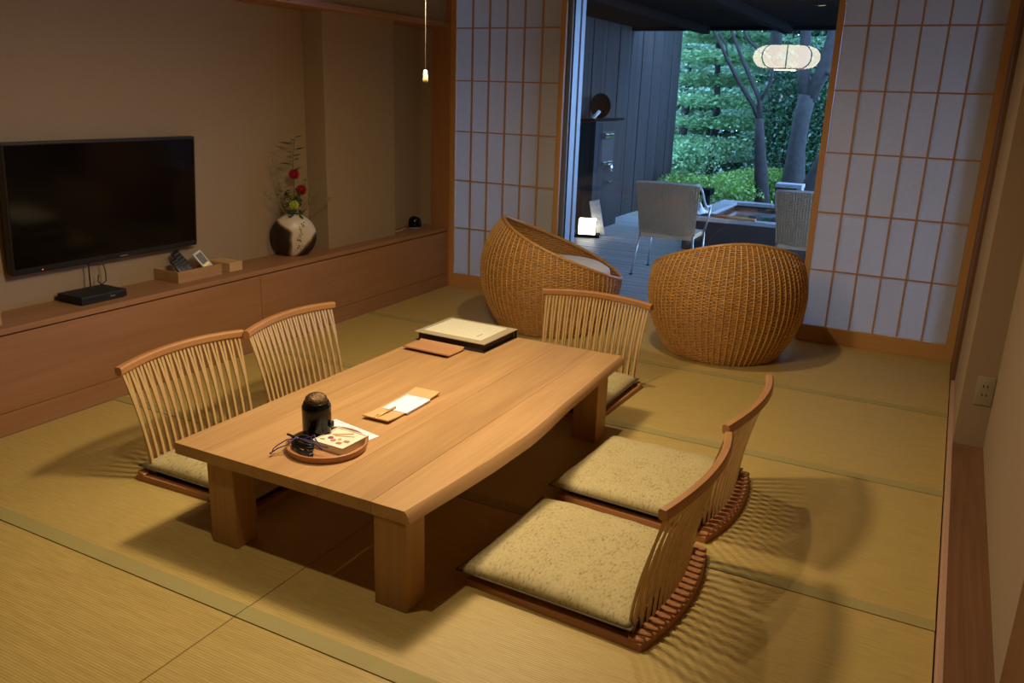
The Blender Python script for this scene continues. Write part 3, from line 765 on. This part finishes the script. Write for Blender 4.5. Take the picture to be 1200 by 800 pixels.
# local +x is the high back; the opening faces local -x
ra.location = (1.175, -.60, 0); ra.rotation_euler = (0, 0, math.radians(209))
dup(ra, (2.318, -.525, 0), math.radians(-63), 'round woven rattan chair on the right, its tall back to the camera')
def round_cushion(label, loc, rz):
    t = thing('round_cushion', label, 'cushion', loc, rz, 'round cushions in the rattan chairs')
    prof = [(.001, 0), (.30, .0), (.365, .015), (.392, .045), (.385, .08), (.345, .105), (.2, .118), (.001, .12)]
    MB().lathe(prof, 40, None, False, False).obj('cover', M['lilac'], t, True)
    MB().ico((-.365, .05, .05), .008, 1).obj('button', M['black_matt'], t)
    return t
round_cushion('round white cushion in the left rattan chair', (1.175, -.60, .312), math.radians(209))
round_cushion('round white cushion hidden inside the right rattan chair', (2.318, -.525, .312), math.radians(-63))

# ================================================================== THINGS ON THE TABLE
TX, TY = 1.733, -3.535
tr = thing('round_tray', 'round shallow wooden tray near the front of the table', 'tray', (TX, TY, ZT)); tr.scale = (1.16, 1.16, 1.1)
MB().lathe([(.001, 0), (.108, 0), (.112, .003), (.114, .020), (.111, .022), (.108, .020), (.106, .006), (.001, .005)], 48, None, False, False).obj('tray_body', M['tray_wood'], tr, 'auto')
cn = thing('kettle_canister', 'glossy black lidded canister with bronze mesh dome standing in the round tray', 'canister', (1.655, -3.490, ZT+.006)); cn.scale = (1.16, 1.16, 1.16)
MB().lathe([(.038, 0), (.041, .006), (.042, .03), (.042, .085), (.0425, .094), (.041, .102), (.036, .108)], 40).obj('body', M['lacquer'], cn, 'auto')
MB().lathe([(.033, .106), (.033, .116), (.030, .125), (.022, .132), (.010, .135), (.001, .1355)], 40, None, True, False).obj('mesh_lid', M['mesh_gold'], cn, 'auto', label='domed bronze mesh lid')
BX(.040, .004, .038, .050, .018, .056, bevel=.003).obj('switch', M['black'], cn)
MB().tube([(.0345*math.cos(a), .0345*math.sin(a), .109) for a in np.linspace(0, 2*PI, 40, endpoint=False)], .003, 6, closed=True).obj('lid_rim', M['lacquer'], cn, True)
dish = thing('sweet_box', 'flat square cream box printed with sweets and wooden tongs, in the round tray', 'box', (1.762, -3.500, ZT+.006), math.radians(-2)); dish.scale = (1.14, 1.14, 1.1)
dbody = BX(-.058, -.058, 0, .058, .058, .020, bevel=.002).obj('body', M['cream_dish'], dish)
MB().ring([(-.058, -.058), (.058, -.058), (.058, .058), (-.058, .058)], [(-.054, -.054), (.054, -.054), (.054, .054), (-.054, .054)], .0195, .0225).obj('edge', M['cream_dish'], dish)
def flat(x, y, a, l, w, m, nm='printed_motif'):
    mm = Matrix.Translation((x, y, 0)) @ Matrix.Rotation(a, 4, 'Z')
    BX(-l/2, -w/2, .0198, l/2, w/2, .0212, mm).obj(nm, m, dbody)
def dot(x, y, r, m):
    MB().lathe([(r, .0198), (r, .0214), (r*.7, .0218)], 12, Matrix.Translation((x, y, 0))).obj('printed_motif', m, dbody)
for n_, c_ in (('print_brown', (.40, .17, .08)), ('print_pink', (.62, .19, .17)), ('print_plum', (.22, .06, .10)), ('print_ochre', (.62, .36, .05)), ('print_green', (.17, .35, .08)), ('print_wood', (.50, .28, .10))):
    M[n_] = plain(n_, c_, .6)
flat(-.012, .026, .62, .062, .007, M['print_wood']); flat(.002, .017, .42, .058, .004, M['print_wood'])
dot(-.026, -.012, .0085, M['print_plum']); dot(-.008, -.022, .0085, M['print_pink']); dot(.004, -.008, .006, M['print_ochre'])
flat(-.040, -.032, .3, .014, .006, M['print_green']); flat(.020, -.030, .2, .016, .013, M['print_brown']); flat(.032, -.010, .2, .017, .013, M['print_brown'])
# power lead coiled in the tray with its purple cord
lead = thing('power_lead', 'bundle of black power cable in the front left of the round tray', 'cable', (1.693, -3.602, ZT+.0075)); lead.scale = (1.15, 1.15, 1.1)
for k in range(5):
    a0 = k*.13; w = .052-.004*k; P_ = []
    for i in range(16):
        a = 2*PI*i/16; x = w*math.cos(a); y = .014*math.sin(a)+.003*k-.006
        c, s = math.cos(-.35+a0*.3), math.sin(-.35+a0*.3); P_.append((x*c-y*s, x*s+y*c, .006+.0065*k+.004*math.sin(2*a+k)))
    MB().tube(P_, .0032, 6, closed=True).obj('cable_loop', M['black_matt'], lead, True)
MB().tube([(-.045, .02, .012), (-.058, .012, .030), (-.054, -.004, .040), (-.03, -.002, .036), (.01, .006, .026)], .0034, 6).obj('cable_loop', M['black'], lead, True)
BX(.022, -.024, .0, .060, -.008, .014, Matrix.Rotation(-.25, 4, 'Z'), .003).obj('plug', M['black'], lead)
MB().tube([(.062, .006, .014), (.03, .0, .036), (-.01, -.006, .038), (-.045, -.018, .030), (-.062, -.040, .016), (-.060, -.058, .012), (-.056, -.066, .006)], .0018, 6).obj('tie_cord', M['purple'], lead, True, label='purple tie cord')
MB().tube([(-.02, -.004, .040), (-.035, -.03, .020), (-.050, -.050, .014), (-.057, -.066, .006)], .0018, 6).obj('tie_cord', M['purple'], lead, True, label='purple tie cord')
MB().ico((-.058, -.070, .004), .004, 1).obj('cord_knot', M['purple'], lead, True)
MB().tube([(.0, .0, .036), (.018, .012, .042), (.03, .014, .050), (.032, .012, .040), (.06, .0, .030), (.08, .01, .024)], .0018, 6).obj('tie_cord', M['purple'], lead, True, label='purple tie cord')
# note card
nc = MB().box(-.115, -.031, 0, .115, .031, .0012).obj('note_card', M['note'], loc=(1.704, -3.375, ZT)); nc.rotation_euler = (0, 0, math.radians(-11))
tag(nc, 'narrow white printed card half under the round tray rim', 'card')
# pen tray with paper sleeve
pt_ = thing('spatula_tray', 'slim tan wooden slip tray lying on the middle of the table', 'tray', (1.727, -3.092, ZT), math.radians(.8))
def curved(hx, hy, z0, th, lift, m):
    def fn(sg):
        def f(a, b):
            u, v = 2*a-1, 2*b-1; return (u*hx, v*hy, z0+sg*th/2+lift*abs(v)**4)
        return f
    mb = MB(); mb.grid(fn(1), 4, 16); mb.grid(fn(-1), 4, 16)
    V = mb.bm; bmesh.ops.remove_doubles(V, verts=V.verts, dist=1e-6)
    bd_ = [e for e in V.edges if len(e.link_faces) == 1]
    bmesh.ops.bridge_loops(V, edges=bd_)
    return mb
curved(.056, .175, .006, .005, .007, None).obj('tray_body', M['tan_light'], pt_, 'auto')
slv = thing('paper_sleeve', 'folded white paper wrapped on the slim tan tray', 'paper', (1.737, -3.078, ZT+.0092), math.radians(.8))
BX(-.053, -.083, 0, .053, .083, .0012).obj('sheet', M['paper'], slv); BX(.053, -.080, -.006, .0542, .080, .0012).obj('folded_edge', M['paper'], slv)
gk = thing('gold_cord_knot', 'small gold cord knot lying on the white paper sleeve', 'ornament', (1.729, -3.195, ZT+.0105))
MB().tube([(0, -.06, .003), (0, .0, .004), (0, .055, .004)], .004, 6).obj('twisted_cord', M['gold'], gk, True)
MB().tube([(.007*math.cos(a), -.062+.010*math.sin(a), .004) for a in np.linspace(0, 2*PI, 12, endpoint=False)], .002, 5, closed=True).obj('loop', M['gold'], gk, True)
MB().tube([(-.008+.006*math.cos(a), -.045+.010*math.sin(a), .004) for a in np.linspace(0, 2*PI, 12, endpoint=False)], .002, 5, closed=True).obj('loop', M['gold'], gk, True)
# information binder
bk = thing('binder', 'thick dark information binder with a cream page at the far left table corner', 'book', (1.465, -2.178, ZT), math.radians(-1.5))
BX(-.190, -.158, 0, .193, .150, .005, bevel=.001).obj('cover', M['black_matt'], bk, label='black lower cover')
BX(-.180, -.146, .005, .180, .146, .040).obj('page_block', M['panel_dark'], bk)
BX(-.193, -.161, .040, .196, .156, .045, bevel=.0015).obj('cover', M['binder_cover'], bk, label='grey beige upper cover')
BX(.186, .140, .0, .196, .150, .040).obj('spine_edge', M['black'], bk)
BX(-.168, -.120, .045, .152, .132, .0458).obj('printed_page', M['menu'], bk, label='cream page of small print')
BX(.10, -.075, .0457, .106, -.025, .0461).obj('signature', M['grey_mark'], bk)
lt = thing('leather_tray', 'small tan leather tray in front of the binder', 'tray', (1.435, -2.428, ZT), math.radians(-2))
mb = MB(); V = mb.bm
def lf(sg):
    def f(a, b):
        u, v = 2*a-1, 2*b-1; return (u*.122, v*.072, .008+sg*.0025+.010*abs(v)**6)
    return f
mb.grid(lf(1), 4, 16); mb.grid(lf(-1), 4, 16)
bmesh.ops.bridge_loops(V, edges=[e for e in V.edges if len(e.link_faces) == 1])
mb.obj('tray_body', M['tan'], lt, 'auto')
BX(-.10, -.05, 0, .10, .05, .006).obj('foot', M['panel_dark'], lt)

# wall socket on the right pillar
so = thing('wall_socket', 'beige double wall socket on the right pillar above the floor', 'socket', (3.700, -1.5135, .302))
BX(-.036, -.006, -.066, .036, 0, .066, bevel=.003).obj('plate', M['outlet'], so, 'auto')
for z in (-.018, .022):
    for x in (-.008, .008): BX(x-.0022, -.0066, z-.006, x+.0022, -.0055, z+.006).obj('slot', M['black_matt'], so)

# ================================================================== TERRACE
ZD = -.10
dk = struct(BX(-.7, .235, ZD-.12, 4.4, 5.6, ZD-.03).obj('trim_9', M['dark_stone']))
nb = 0; y = .24
dbm = BX(-2.5, -.0555, -.03, 2.5, .0555, 0, bevel=.002, seg=1).mesh('deck_board', M['deck'])
while y < 5.55:
    link('deck_board', dbm, dk, (1.85, y+.06, ZD+random.uniform(-.001, .001))); y += .121
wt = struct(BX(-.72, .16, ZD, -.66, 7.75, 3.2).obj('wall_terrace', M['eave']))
y = .17; k = 0
bmesh_b = BX(-.02, -.2085, 0, .02, .2085, 3.3, bevel=.003, seg=1).mesh('wall_board', M['deck_wall'])
while y < 7.6:
    link('wall_board', bmesh_b, wt, (-.60+random.uniform(-.004, .004), y+.22, ZD)); y += .44
struct(BX(4.5, .16, ZD-.1, 4.62, 5.55, .45).obj('wall_light_block', M['eave']))  # unseen low wall, added to limit daylight entering from the terrace's right
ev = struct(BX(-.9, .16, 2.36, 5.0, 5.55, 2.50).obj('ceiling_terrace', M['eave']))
BX(-.9, 5.40, 2.32, 5.0, 5.55, 2.36).obj('fascia', M['eave'], ev)
for x in (.4, 1.4, 2.4, 3.4): BX(x-.05, .2, 2.27, x+.05, 5.40, 2.36).obj('rafter', M['eave'], ev)

# shower column
sc_ = thing('shower_column', 'tall dark boarded shower column against the terrace wall', 'shower', (-.475, 4.28, ZD))
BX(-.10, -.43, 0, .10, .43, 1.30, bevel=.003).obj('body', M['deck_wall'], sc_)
BX(-.12, -.50, 1.30, .17, .50, 1.325, Matrix.Rotation(-.05, 4, 'Y')).obj('roof_board', M['eave'], sc_)
BX(.0985, -.20, .80, .1015, .19, 1.18).obj('niche_shade', M['black_matt'], sc_)  # flat black plate; the shade of the recess is put into its colour
def cyl(p0, p1, r, m, nm, par, n=14): return MB().tube([p0, p1], r, n).obj(nm, m, par, 'auto')
cyl((.12, -.22, 1.13), (.12, -.09, 1.13), .035, M['chrome'], 'handle', sc_); cyl((.12, -.07, 1.13), (.12, .06, 1.13), .035, M['chrome'], 'handle', sc_)
cyl((.12, -.24, .80), (.12, -.13, .80), .035, M['chrome'], 'tap', sc_); cyl((.12, -.08, .80), (.12, .07, .80), .035, M['chrome'], 'tap', sc_)
MB().tube([(.13, -.01, .80), (.16, -.01, .77), (.165, -.01, .70)], .02, 10).obj('spout', M['chrome'], sc_, True)
cyl((.10, -.06, .58), (.15, -.06, .58), .022, M['chrome'], 'tap', sc_); cyl((.12, .02, .56), (.12, .12, .56), .018, M['chrome'], 'tap', sc_)
t = thing('wash_basin', 'dark round basin standing on edge on top of the shower column', 'basin', (-.45, 4.16, 1.225))
mm = Matrix.Translation((0, 0, .15)) @ Matrix.Rotation(.25, 4, 'Z') @ Matrix.Rotation(PI/2, 4, 'X') @ Matrix.Diagonal((.85, 1, 1, 1))
MB().lathe([(.001, 0), (.13, 0), (.145, .05), (.135, .05), (.12, .012), (.001, .012)], 28, mm, False, False).obj('bowl', M['eave'], t, True)
t = thing('hand_towel', 'small rolled white hand towel on the shower column', 'towel', (-.43, 3.98, 1.235))
MB().tube([(-.03, -.02, .0), (.03, .02, .085)], .022, 12).obj('roll', M['white'], t, 'auto')
MB().tube([(-.034, -.022, .032), (-.030, -.020, .036)], .023, 12).obj('band', M['alu'], t, 'auto')
pl_ = BX(-.06, -.01, 0, .06, .012, .42, bevel=.002).obj('leaning_plank', M['deck'], loc=(-.165, 3.66, ZD)); pl_.rotation_euler = (-.16, -.24, .3)
tag(pl_, 'short grey plank leaning on the shower column beside the glowing floor lamp', 'plank')
t = thing('floor_lamp', 'glowing white cube lamp on a dark stand on the terrace floor', 'lamp', (-.275, 3.52, ZD), .35)
BX(-.145, -.10, 0, .145, .10, .035).obj('stand', M['eave'], t)
BX(-.10, -.085, .035, .10, .085, .205, bevel=.008).obj('shade', emit('cube_lamp_glass', (1, .88, .66), 6.0), t, 'auto')
for x in (-.105, .105): BX(x-.005, -.09, .035, x+.005, -.08, .2).obj('frame_bar', M['eave'], t)

# wicker armchairs outside
def wicker(label, loc, rz):
    t = thing('wicker_armchair', label, 'chair', loc, rz, 'grey wicker armchairs on the terrace')
    # local: rear at y=0, front +y, seat centre x=0
    def bk(a, b, off):
        u = 2*a-1; z = .40+.46*b; w = .255+.03*b
        return (u*w, -.02+.10*(1-b)-.035*(1-u*u)+off, z+.008*(1-u*u)*b)
    sh = MB()
    for j in range(44):
        b = j/43
        pts = []
        for k in range(49):
            p = bk(k/48, b, .0035*math.cos(k*PI/2+j*PI)); pts.append(p)
        sh.tube(pts, .0058, 4, caps=False)
    stuff(sh.obj('back_weave', M['wicker'], t, True))
    stv = MB()
    for k in range(25):
        stv.tube([Vector(bk(k/24, b, -.005)) for b in np.linspace(0, 1, 8)], .004, 4, caps=False)
    stuff(stv.obj('back_stakes', M['wicker'], t, True))
    MB().tube([bk(a, 1, 0) for a in np.linspace(0, 1, 13)], .011, 8).obj('top_rail', M['wicker_edge'], t, True)
    MB().grid(lambda a, b: ((2*a-1)*(.235+.02*b), .06+.46*b, .40+.012*math.sin(PI*b)), 6, 8).obj('seat_top', M['wicker_edge'], t, True)
    BX(-.24, .06, .355, .24, .52, .398, bevel=.008).obj('seat_frame', M['wicker'], t)
    for s_ in (-1, 1):
        BXl = [(s_*.245, .07, .40), (s_*.262, .03, .2), (s_*.285, .0, 0)]
        MB().tube(BXl, .0095, 8).obj('leg', M['steel'], t, True)
        MB().tube([(s_*.25, .50, .40), (s_*.258, .50, .2), (s_*.268, .51, 0)], .0095, 8).obj('leg', M['steel'], t, True)
        MB().tube([(s_*.285, -.02, .855), (s_*.295, .06, .80), (s_*.300, .18, .69), (s_*.300, .28, .645), (s_*.298, .42, .64), (s_*.296, .49, .635)], .0115, 8).obj('arm', M['wicker_edge'], t, True)
        MB().tube([(s_*.295, .49, .635), (s_*.280, .49, .5), (s_*.25, .50, .385)], .0095, 8).obj('arm_post', M['steel'], t, True)
        BX(s_*.285-.014, -.014, 0, s_*.285+.014, .014, .012).obj('foot', M['black_matt'], t)
        BX(s_*.268-.014, .496, 0, s_*.268+.014, .524, .012).obj('foot', M['black_matt'], t)
    return t
wa = wicker('grey wicker armchair on the terrace facing the garden, left one', (1.195, 1.775, ZD), math.radians(3))
dup(wa, (2.400, 1.92, ZD), math.radians(3), 'grey wicker armchair on the terrace half hidden by the right paper screen')

# open-air bath
tb2 = thing('bath_tub', 'square open-air bath with grey stone rim full of water at the terrace end', 'bath', (1.85, 4.32, ZD))
X0, X1, Y0, Y1, ZR = -.95, 1.0, -.92, .90, .37
BX(X0, Y0, 0, X1, Y0+.12, ZR-.04).obj('side_wall', M['dark_stone'], tb2); BX(X0, Y1-.12, 0, X1, Y1, ZR-.04).obj('side_wall', M['dark_stone'], tb2)
BX(X0, Y0+.12, 0, X0+.15, Y1-.12, ZR-.04).obj('side_wall', M['dark_stone'], tb2); BX(X1-.15, Y0+.12, 0, X1, Y1-.12, ZR-.04).obj('side_wall', M['dark_stone'], tb2)
BX(X0-.02, Y0-.02, ZR-.04, X1+.02, Y0+.14, ZR, bevel=.005).obj('rim_slab', M['stone'], tb2); BX(X0-.02, Y1-.14, ZR-.04, X1+.02, Y1+.02, ZR, bevel=.005).obj('rim_slab', M['stone'], tb2)
BX(X0-.02, Y0+.142, ZR-.04, X0+.19, Y1-.142, ZR, bevel=.005).obj('rim_slab', M['stone'], tb2); BX(X1-.17, Y0+.142, ZR-.04, X1+.02, Y1-.142, ZR, bevel=.005).obj('rim_slab', M['stone'], tb2)
BX(X0+.14, Y0+.11, .0, X1-.14, Y1-.11, ZR-.075).obj('water', M['water'], tb2)
t = thing('water_spout', 'small grey box-shaped spout behind the bath', 'spout', (1.66, 5.30, ZD))
BX(-.16, -.12, .58, .16, .12, .625, bevel=.003).obj('top_slab', M['stone'], t); BX(.10, -.10, 0, .155, .10, .58).obj('support', M['stone'], t); BX(-.155, -.10, 0, -.10, .10, .58).obj('support', M['dark_stone'], t)
BX(-.10, .02, .30, .10, .08, .58).obj('back_plate', M['dark_stone'], t)
pd = thing('bath_paddle', 'long wooden stirring paddle lying across the bath rim', 'paddle', (1.08, 3.56, ZD+ZR+.012), math.radians(-17))
MB().tube([(-.12, 0, 0), (.25, 0, .004), (.62, 0, .008)], .016, 8).obj('handle', M['tray_wood'], pd, True)
BX(-.30, -.05, -.008, -.10, .05, .008, bevel=.003).obj('blade', M['tray_wood'], pd)
t = thing('bath_towel', 'crumpled pale towel on the left corner of the bath rim', 'towel', (.985, 3.62, ZD+ZR))
mb = MB()
mb.grid(lambda a, b: ((a-.5)*.24, (b-.5)*.30, .012+.10*max(0, 1-((a-.5)**2+(b-.5)**2)*4)*(.6+.4*math.sin(9*a+5*b))+.02*math.sin(14*a)*math.cos(11*b)*.5+.012), 14, 14)
mb.obj('cloth', M['lilac'], t, True)
BX(-.15, .10, -.005, .0, .17, .09, bevel=.01).obj('folded_end', M['lilac'], t)
t = thing('garden_stand', 'low dark wooden stand among the bushes behind the left wicker chair', 'stand', (.34, 6.1, -.5))
BX(-.20, -.12, .72, .16, .12, .80).obj('top', M['eave'], t); BX(-.15, -.08, 0, -.08, .08, .72).obj('leg', M['eave'], t); BX(.05, -.08, 0, .12, .08, .72).obj('leg', M['eave'], t)

# ================================================================== GARDEN
struct(BX(-14, 5.6, -.75, 16, 30, -.5).obj('floor_garden', M['soil']))
def leaf_mesh(name, blobs, m, flat_=.6):
    """blobs: (centre, radii, count, size). Folded rhombic leaves, in layers."""
    vs, fs = [], []
    tot = 0; allv = []; allf = []
    for c, rad, n, sz in blobs:
        d = rng.normal(size=(n, 3)); d /= np.linalg.norm(d, axis=1)[:, None]
        rr = rng.random(n)**(1/2.2); p = np.array(c)+d*rr[:, None]*np.array(rad)
        nrm = rng.normal(size=(n, 3))*(1-flat_)+np.array([0, -.15, 1])*flat_; nrm /= np.linalg.norm(nrm, axis=1)[:, None]
        a = rng.normal(size=(n, 3)); a -= nrm*(a*nrm).sum(1)[:, None]; a /= np.linalg.norm(a, axis=1)[:, None]
        b = np.cross(nrm, a); s = (sz*rng.uniform(.6, 1.3, n))[:, None]
        q = np.stack([p-a*s*.5, p+b*s*.30-nrm*s*.06, p+a*s*.5, p-b*s*.30-nrm*s*.06], 1)
        allv.append(q.reshape(-1, 3)); idx = tot+np.arange(n)[:, None]*4
        allf.append(np.concatenate([idx+np.array([[0, 1, 2]]), idx+np.array([[0, 2, 3]])], 0)); tot += 4*n
    v = np.concatenate(allv); f = np.concatenate(allf)
    me = bpy.data.meshes.new(name); me.vertices.add(len(v)); me.vertices.foreach_set('co', v.ravel().astype(np.float32))
    me.loops.add(len(f)*3); me.loops.foreach_set('vertex_index', f.ravel().astype(np.int32)); me.polygons.add(len(f))
    me.polygons.foreach_set('loop_start', np.arange(0, len(f)*3, 3, dtype=np.int32)); me.update(calc_edges=True); me.validate()
    me.materials.append(m); return me
def tree(name, label, base, paths, blobs, leafm, bark, cat='tree', flat_=.6, group=None):
    t = thing(name, label, cat, base, 0, group); B = Vector(base)
    for i, (pts, rads) in enumerate(paths):
        MB().tube([Vector(p)-B for p in pts], rads, 9).obj('trunk' if i == 0 else 'branch', bark, t, True)
    if blobs:
        me = leaf_mesh('foliage', [(tuple(Vector(c)-B), r, n, s) for c, r, n, s in blobs], leafm, flat_)
        stuff(link('foliage', me, t))
    return t
def interp(pts, n=10):
    pts = [np.array(p) for p in pts]; out = []
    for i in range(len(pts)-1):
        for k in range(n//(len(pts)-1)+1):
            u = k/(n//(len(pts)-1)+1); out.append(tuple(pts[i]*(1-u)+pts[i+1]*u))
    out.append(tuple(pts[-1])); return out
G = -.5
# near slender maple with three branches
ty = 7.2
tree('maple_tree', 'slender dark maple with thin forked branches just beyond the bath', (1.0, ty, G),
     [([(1.0, ty, G), (.97, ty, .1), (.90, ty, .55), (.84, ty, .95), (.80, ty, 1.25)], [.12, .11, .095, .075, .055]),
      ([(.80, ty, 1.25), (.70, ty, 1.42), (.45, ty, 1.75), (.28, ty-.1, 2.05), (-.05, ty-.1, 2.6)], [.05, .036, .030, .026, .02]),
      ([(.80, ty, 1.25), (.78, ty, 1.50), (.60, ty, 1.82), (.42, ty, 2.15), (.20, ty, 2.6)], [.045, .036, .03, .026, .02]),
      ([(.78, ty, 1.48), (.90, ty, 1.72), (.92, ty, 1.95), (.80, ty, 2.10), (.55, ty, 2.30), (.38, ty, 2.55)], [.03, .025, .022, .02, .018, .016]),
      ([(.28, ty-.1, 2.05), (.24, ty-.1, 2.25), (.05, ty-.1, 2.5)], [.018, .014, .01])],
     [((.1, ty+.6, 3.1), (1.6, 1.0, .5), 2500, .09)], M['maple'], M['bark'])
tree('straight_tree', 'straight pale trunk standing behind the slender maple', (.62, 9.3, G),
     [([(.66, 9.3, G), (.60, 9.3, .8), (.50, 9.3, 2.2), (.42, 9.3, 4.5)], [.14, .11, .10, .08])],
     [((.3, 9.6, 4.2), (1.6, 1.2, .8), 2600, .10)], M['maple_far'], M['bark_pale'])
tree('forked_tree', 'thick grey trunk forking upward right of the slender maple', (1.27, 8.0, G),
     [([(1.24, 8.0, G), (1.26, 8.0, .1), (1.24, 8.0, .8), (1.26, 8.0, 1.25), (1.30, 8.0, 1.6)], [.24, .20, .135, .125, .13]),
      ([(1.28, 8.0, 1.5), (1.20, 8.0, 1.95), (1.16, 8.0, 2.6), (1.1, 8.0, 4.2)], [.10, .085, .08, .06]),
      ([(1.30, 8.0, 1.5), (1.48, 8.0, 1.95), (1.56, 8.0, 2.4), (1.66, 8.0, 3.4), (1.8, 8, 4.4)], [.11, .105, .10, .08, .06]),
      ([(1.50, 8.0, 1.95), (1.7, 7.8, 1.85), (1.95, 7.7, 2.2), (2.2, 7.6, 3.0)], [.04, .035, .03, .02])],
     [((1.5, 8.4, 4.0), (1.8, 1.4, .8), 3000, .10)], M['maple'], M['bark_pale'])
tree('leaning_tree', 'dark trunk leaning to the right at the edge of the right screen', (1.55, 7.0, G),
     [([(1.52, 7.0, G), (1.62, 7.0, .1), (1.78, 7.0, .6), (1.98, 7.0, 1.2), (2.3, 7.0, 2.1), (2.6, 7.0, 3.2)], [.22, .19, .15, .12, .11, .08])],
     [((2.8, 7.2, 3.3), (1.2, 1.2, .6), 1800, .09)], M['maple'], M['bark'])
# foliage masses, each a tree or a shrub of its own
def layered(c, w, d, n_layers, dz, n, s):
    out = []
    for k in range(n_layers):
        out.append(((c[0]+rng.uniform(-.5, .5)*w*.5, c[1]+rng.uniform(-.3, .3)*d, c[2]+k*dz), (w*rng.uniform(.6, 1), d*rng.uniform(.6, 1), dz*.34), n, s))
    return out
def simple_trunk(x, y, h, r): return [([(x, y, G), (x+.05, y, h*.5), (x-.05, y, h)], [r, r*.8, r*.5])]
tree('maple_tree', 'bright layered maple filling the left of the garden view', (-.55, 9.8, G), simple_trunk(-.55, 9.8, 2.6, .08),
     layered((-.5, 9.6, .75), 1.5, .9, 7, .36, 2600, .085), M['maple'], M['bark'], flat_=.75)
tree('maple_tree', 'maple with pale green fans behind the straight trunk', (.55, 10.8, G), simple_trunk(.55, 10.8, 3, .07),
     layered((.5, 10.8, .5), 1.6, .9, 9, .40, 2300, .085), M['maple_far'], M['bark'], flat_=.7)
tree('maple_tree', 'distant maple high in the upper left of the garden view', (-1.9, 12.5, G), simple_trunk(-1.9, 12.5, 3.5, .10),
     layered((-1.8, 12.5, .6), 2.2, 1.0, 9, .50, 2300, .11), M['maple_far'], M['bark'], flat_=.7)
tree('camellia_tree', 'dark glossy camellia between the slender maple and the forked trunk', (.98, 8.9, G), simple_trunk(.98, 8.9, 1.8, .05),
     [((1.0, 8.9, .5), (.65, .5, .9), 4200, .075), ((1.05, 8.9, 1.6), (.7, .5, .8), 3800, .075)], M['camellia'], M['bark'], flat_=.45)
tree('camellia_tree', 'dark camellia right of the forked trunk', (1.75, 9.2, G), simple_trunk(1.75, 9.2, 2, .05),
     [((1.8, 9.2, .6), (.9, .6, 1.0), 4200, .075), ((1.85, 9.3, 1.9), (.9, .6, 1.0), 3600, .075)], M['camellia'], M['bark'], flat_=.45)
tree('camellia_tree', 'dark camellia at the far right beyond the right screen', (3.2, 9.5, G), simple_trunk(3.2, 9.5, 2, .05),
     [((3.2, 9.5, .9), (1.0, .8, 1.4), 3600, .085)], M['camellia'], M['bark'], flat_=.45)
tree('dense_tree', 'dense dark tree closing the back of the garden, left', (-3.2, 15.0, G), simple_trunk(-3.2, 15, 4, .15),
     [((-3.2, 15, 1.8), (2.4, 1.2, 2.8), 16000, .19)], M['maple'], M['bark'], flat_=.5)
tree('dense_tree', 'dense dark tree closing the back of the garden, middle', (.2, 14.6, G), simple_trunk(.2, 14.6, 4, .15),
     [((.2, 14.6, 1.8), (2.4, 1.2, 3.0), 18000, .19)], M['camellia'], M['bark'], flat_=.5)
tree('dense_tree', 'dense dark tree closing the back of the garden, right', (3.4, 14.0, G), simple_trunk(3.4, 14, 4, .15),
     [((3.4, 14, 1.8), (2.6, 1.2, 3.0), 18000, .19)], M['camellia'], M['bark'], flat_=.5)
def shrub(label, c, rad, n, m, s):
    t = thing('azalea_bush', label, 'bush', (c[0], c[1], G), 0, None)
    MB().tube([(0, 0, 0), (.03, 0, (c[2]-G)*.6), (.0, .0, (c[2]-G))], [.03, .02, .01], 7).obj('stem', M['bark'], t, True)
    blobs = []
    for k in range(9):
        a = rng.uniform(0, 2*PI); q = rng.uniform(.3, .75)
        blobs.append(((rad[0]*q*math.cos(a), rad[1]*q*math.sin(a), c[2]-G+rad[2]*rng.uniform(-.4, .45)), (rad[0]*.55, rad[1]*.6, rad[2]*.42), n//9, s))
    blobs.append(((0, 0, (c[2]-G)*.5), (rad[0]*.9, rad[1]*.9, (c[2]-G)*.6), n//4, s))
    stuff(link('foliage', leaf_mesh('foliage', blobs, m, .55), t))
shrub('bright yellow-green azalea bush behind the left wicker chair', (.22, 6.9, .25), (.72, .6, .38), 5200, M['azalea'], .055)
shrub('bright yellow-green azalea bush beside the slender maple trunk', (.75, 7.9, .20), (.65, .6, .40), 5200, M['azalea'], .055)
shrub('small azalea bush between the two thick trunks', (1.62, 8.6, .10), (.5, .5, .45), 3200, M['azalea'], .055)
shrub('dark low bush along the back edge of the bath', (.55, 6.3, -.12), (.6, .3, .22), 3000, M['camellia'], .06)
shrub('dark green bush under the bright maple at the left', (-.6, 8.75, .45), (.8, .6, .55), 4600, M['maple'], .065)
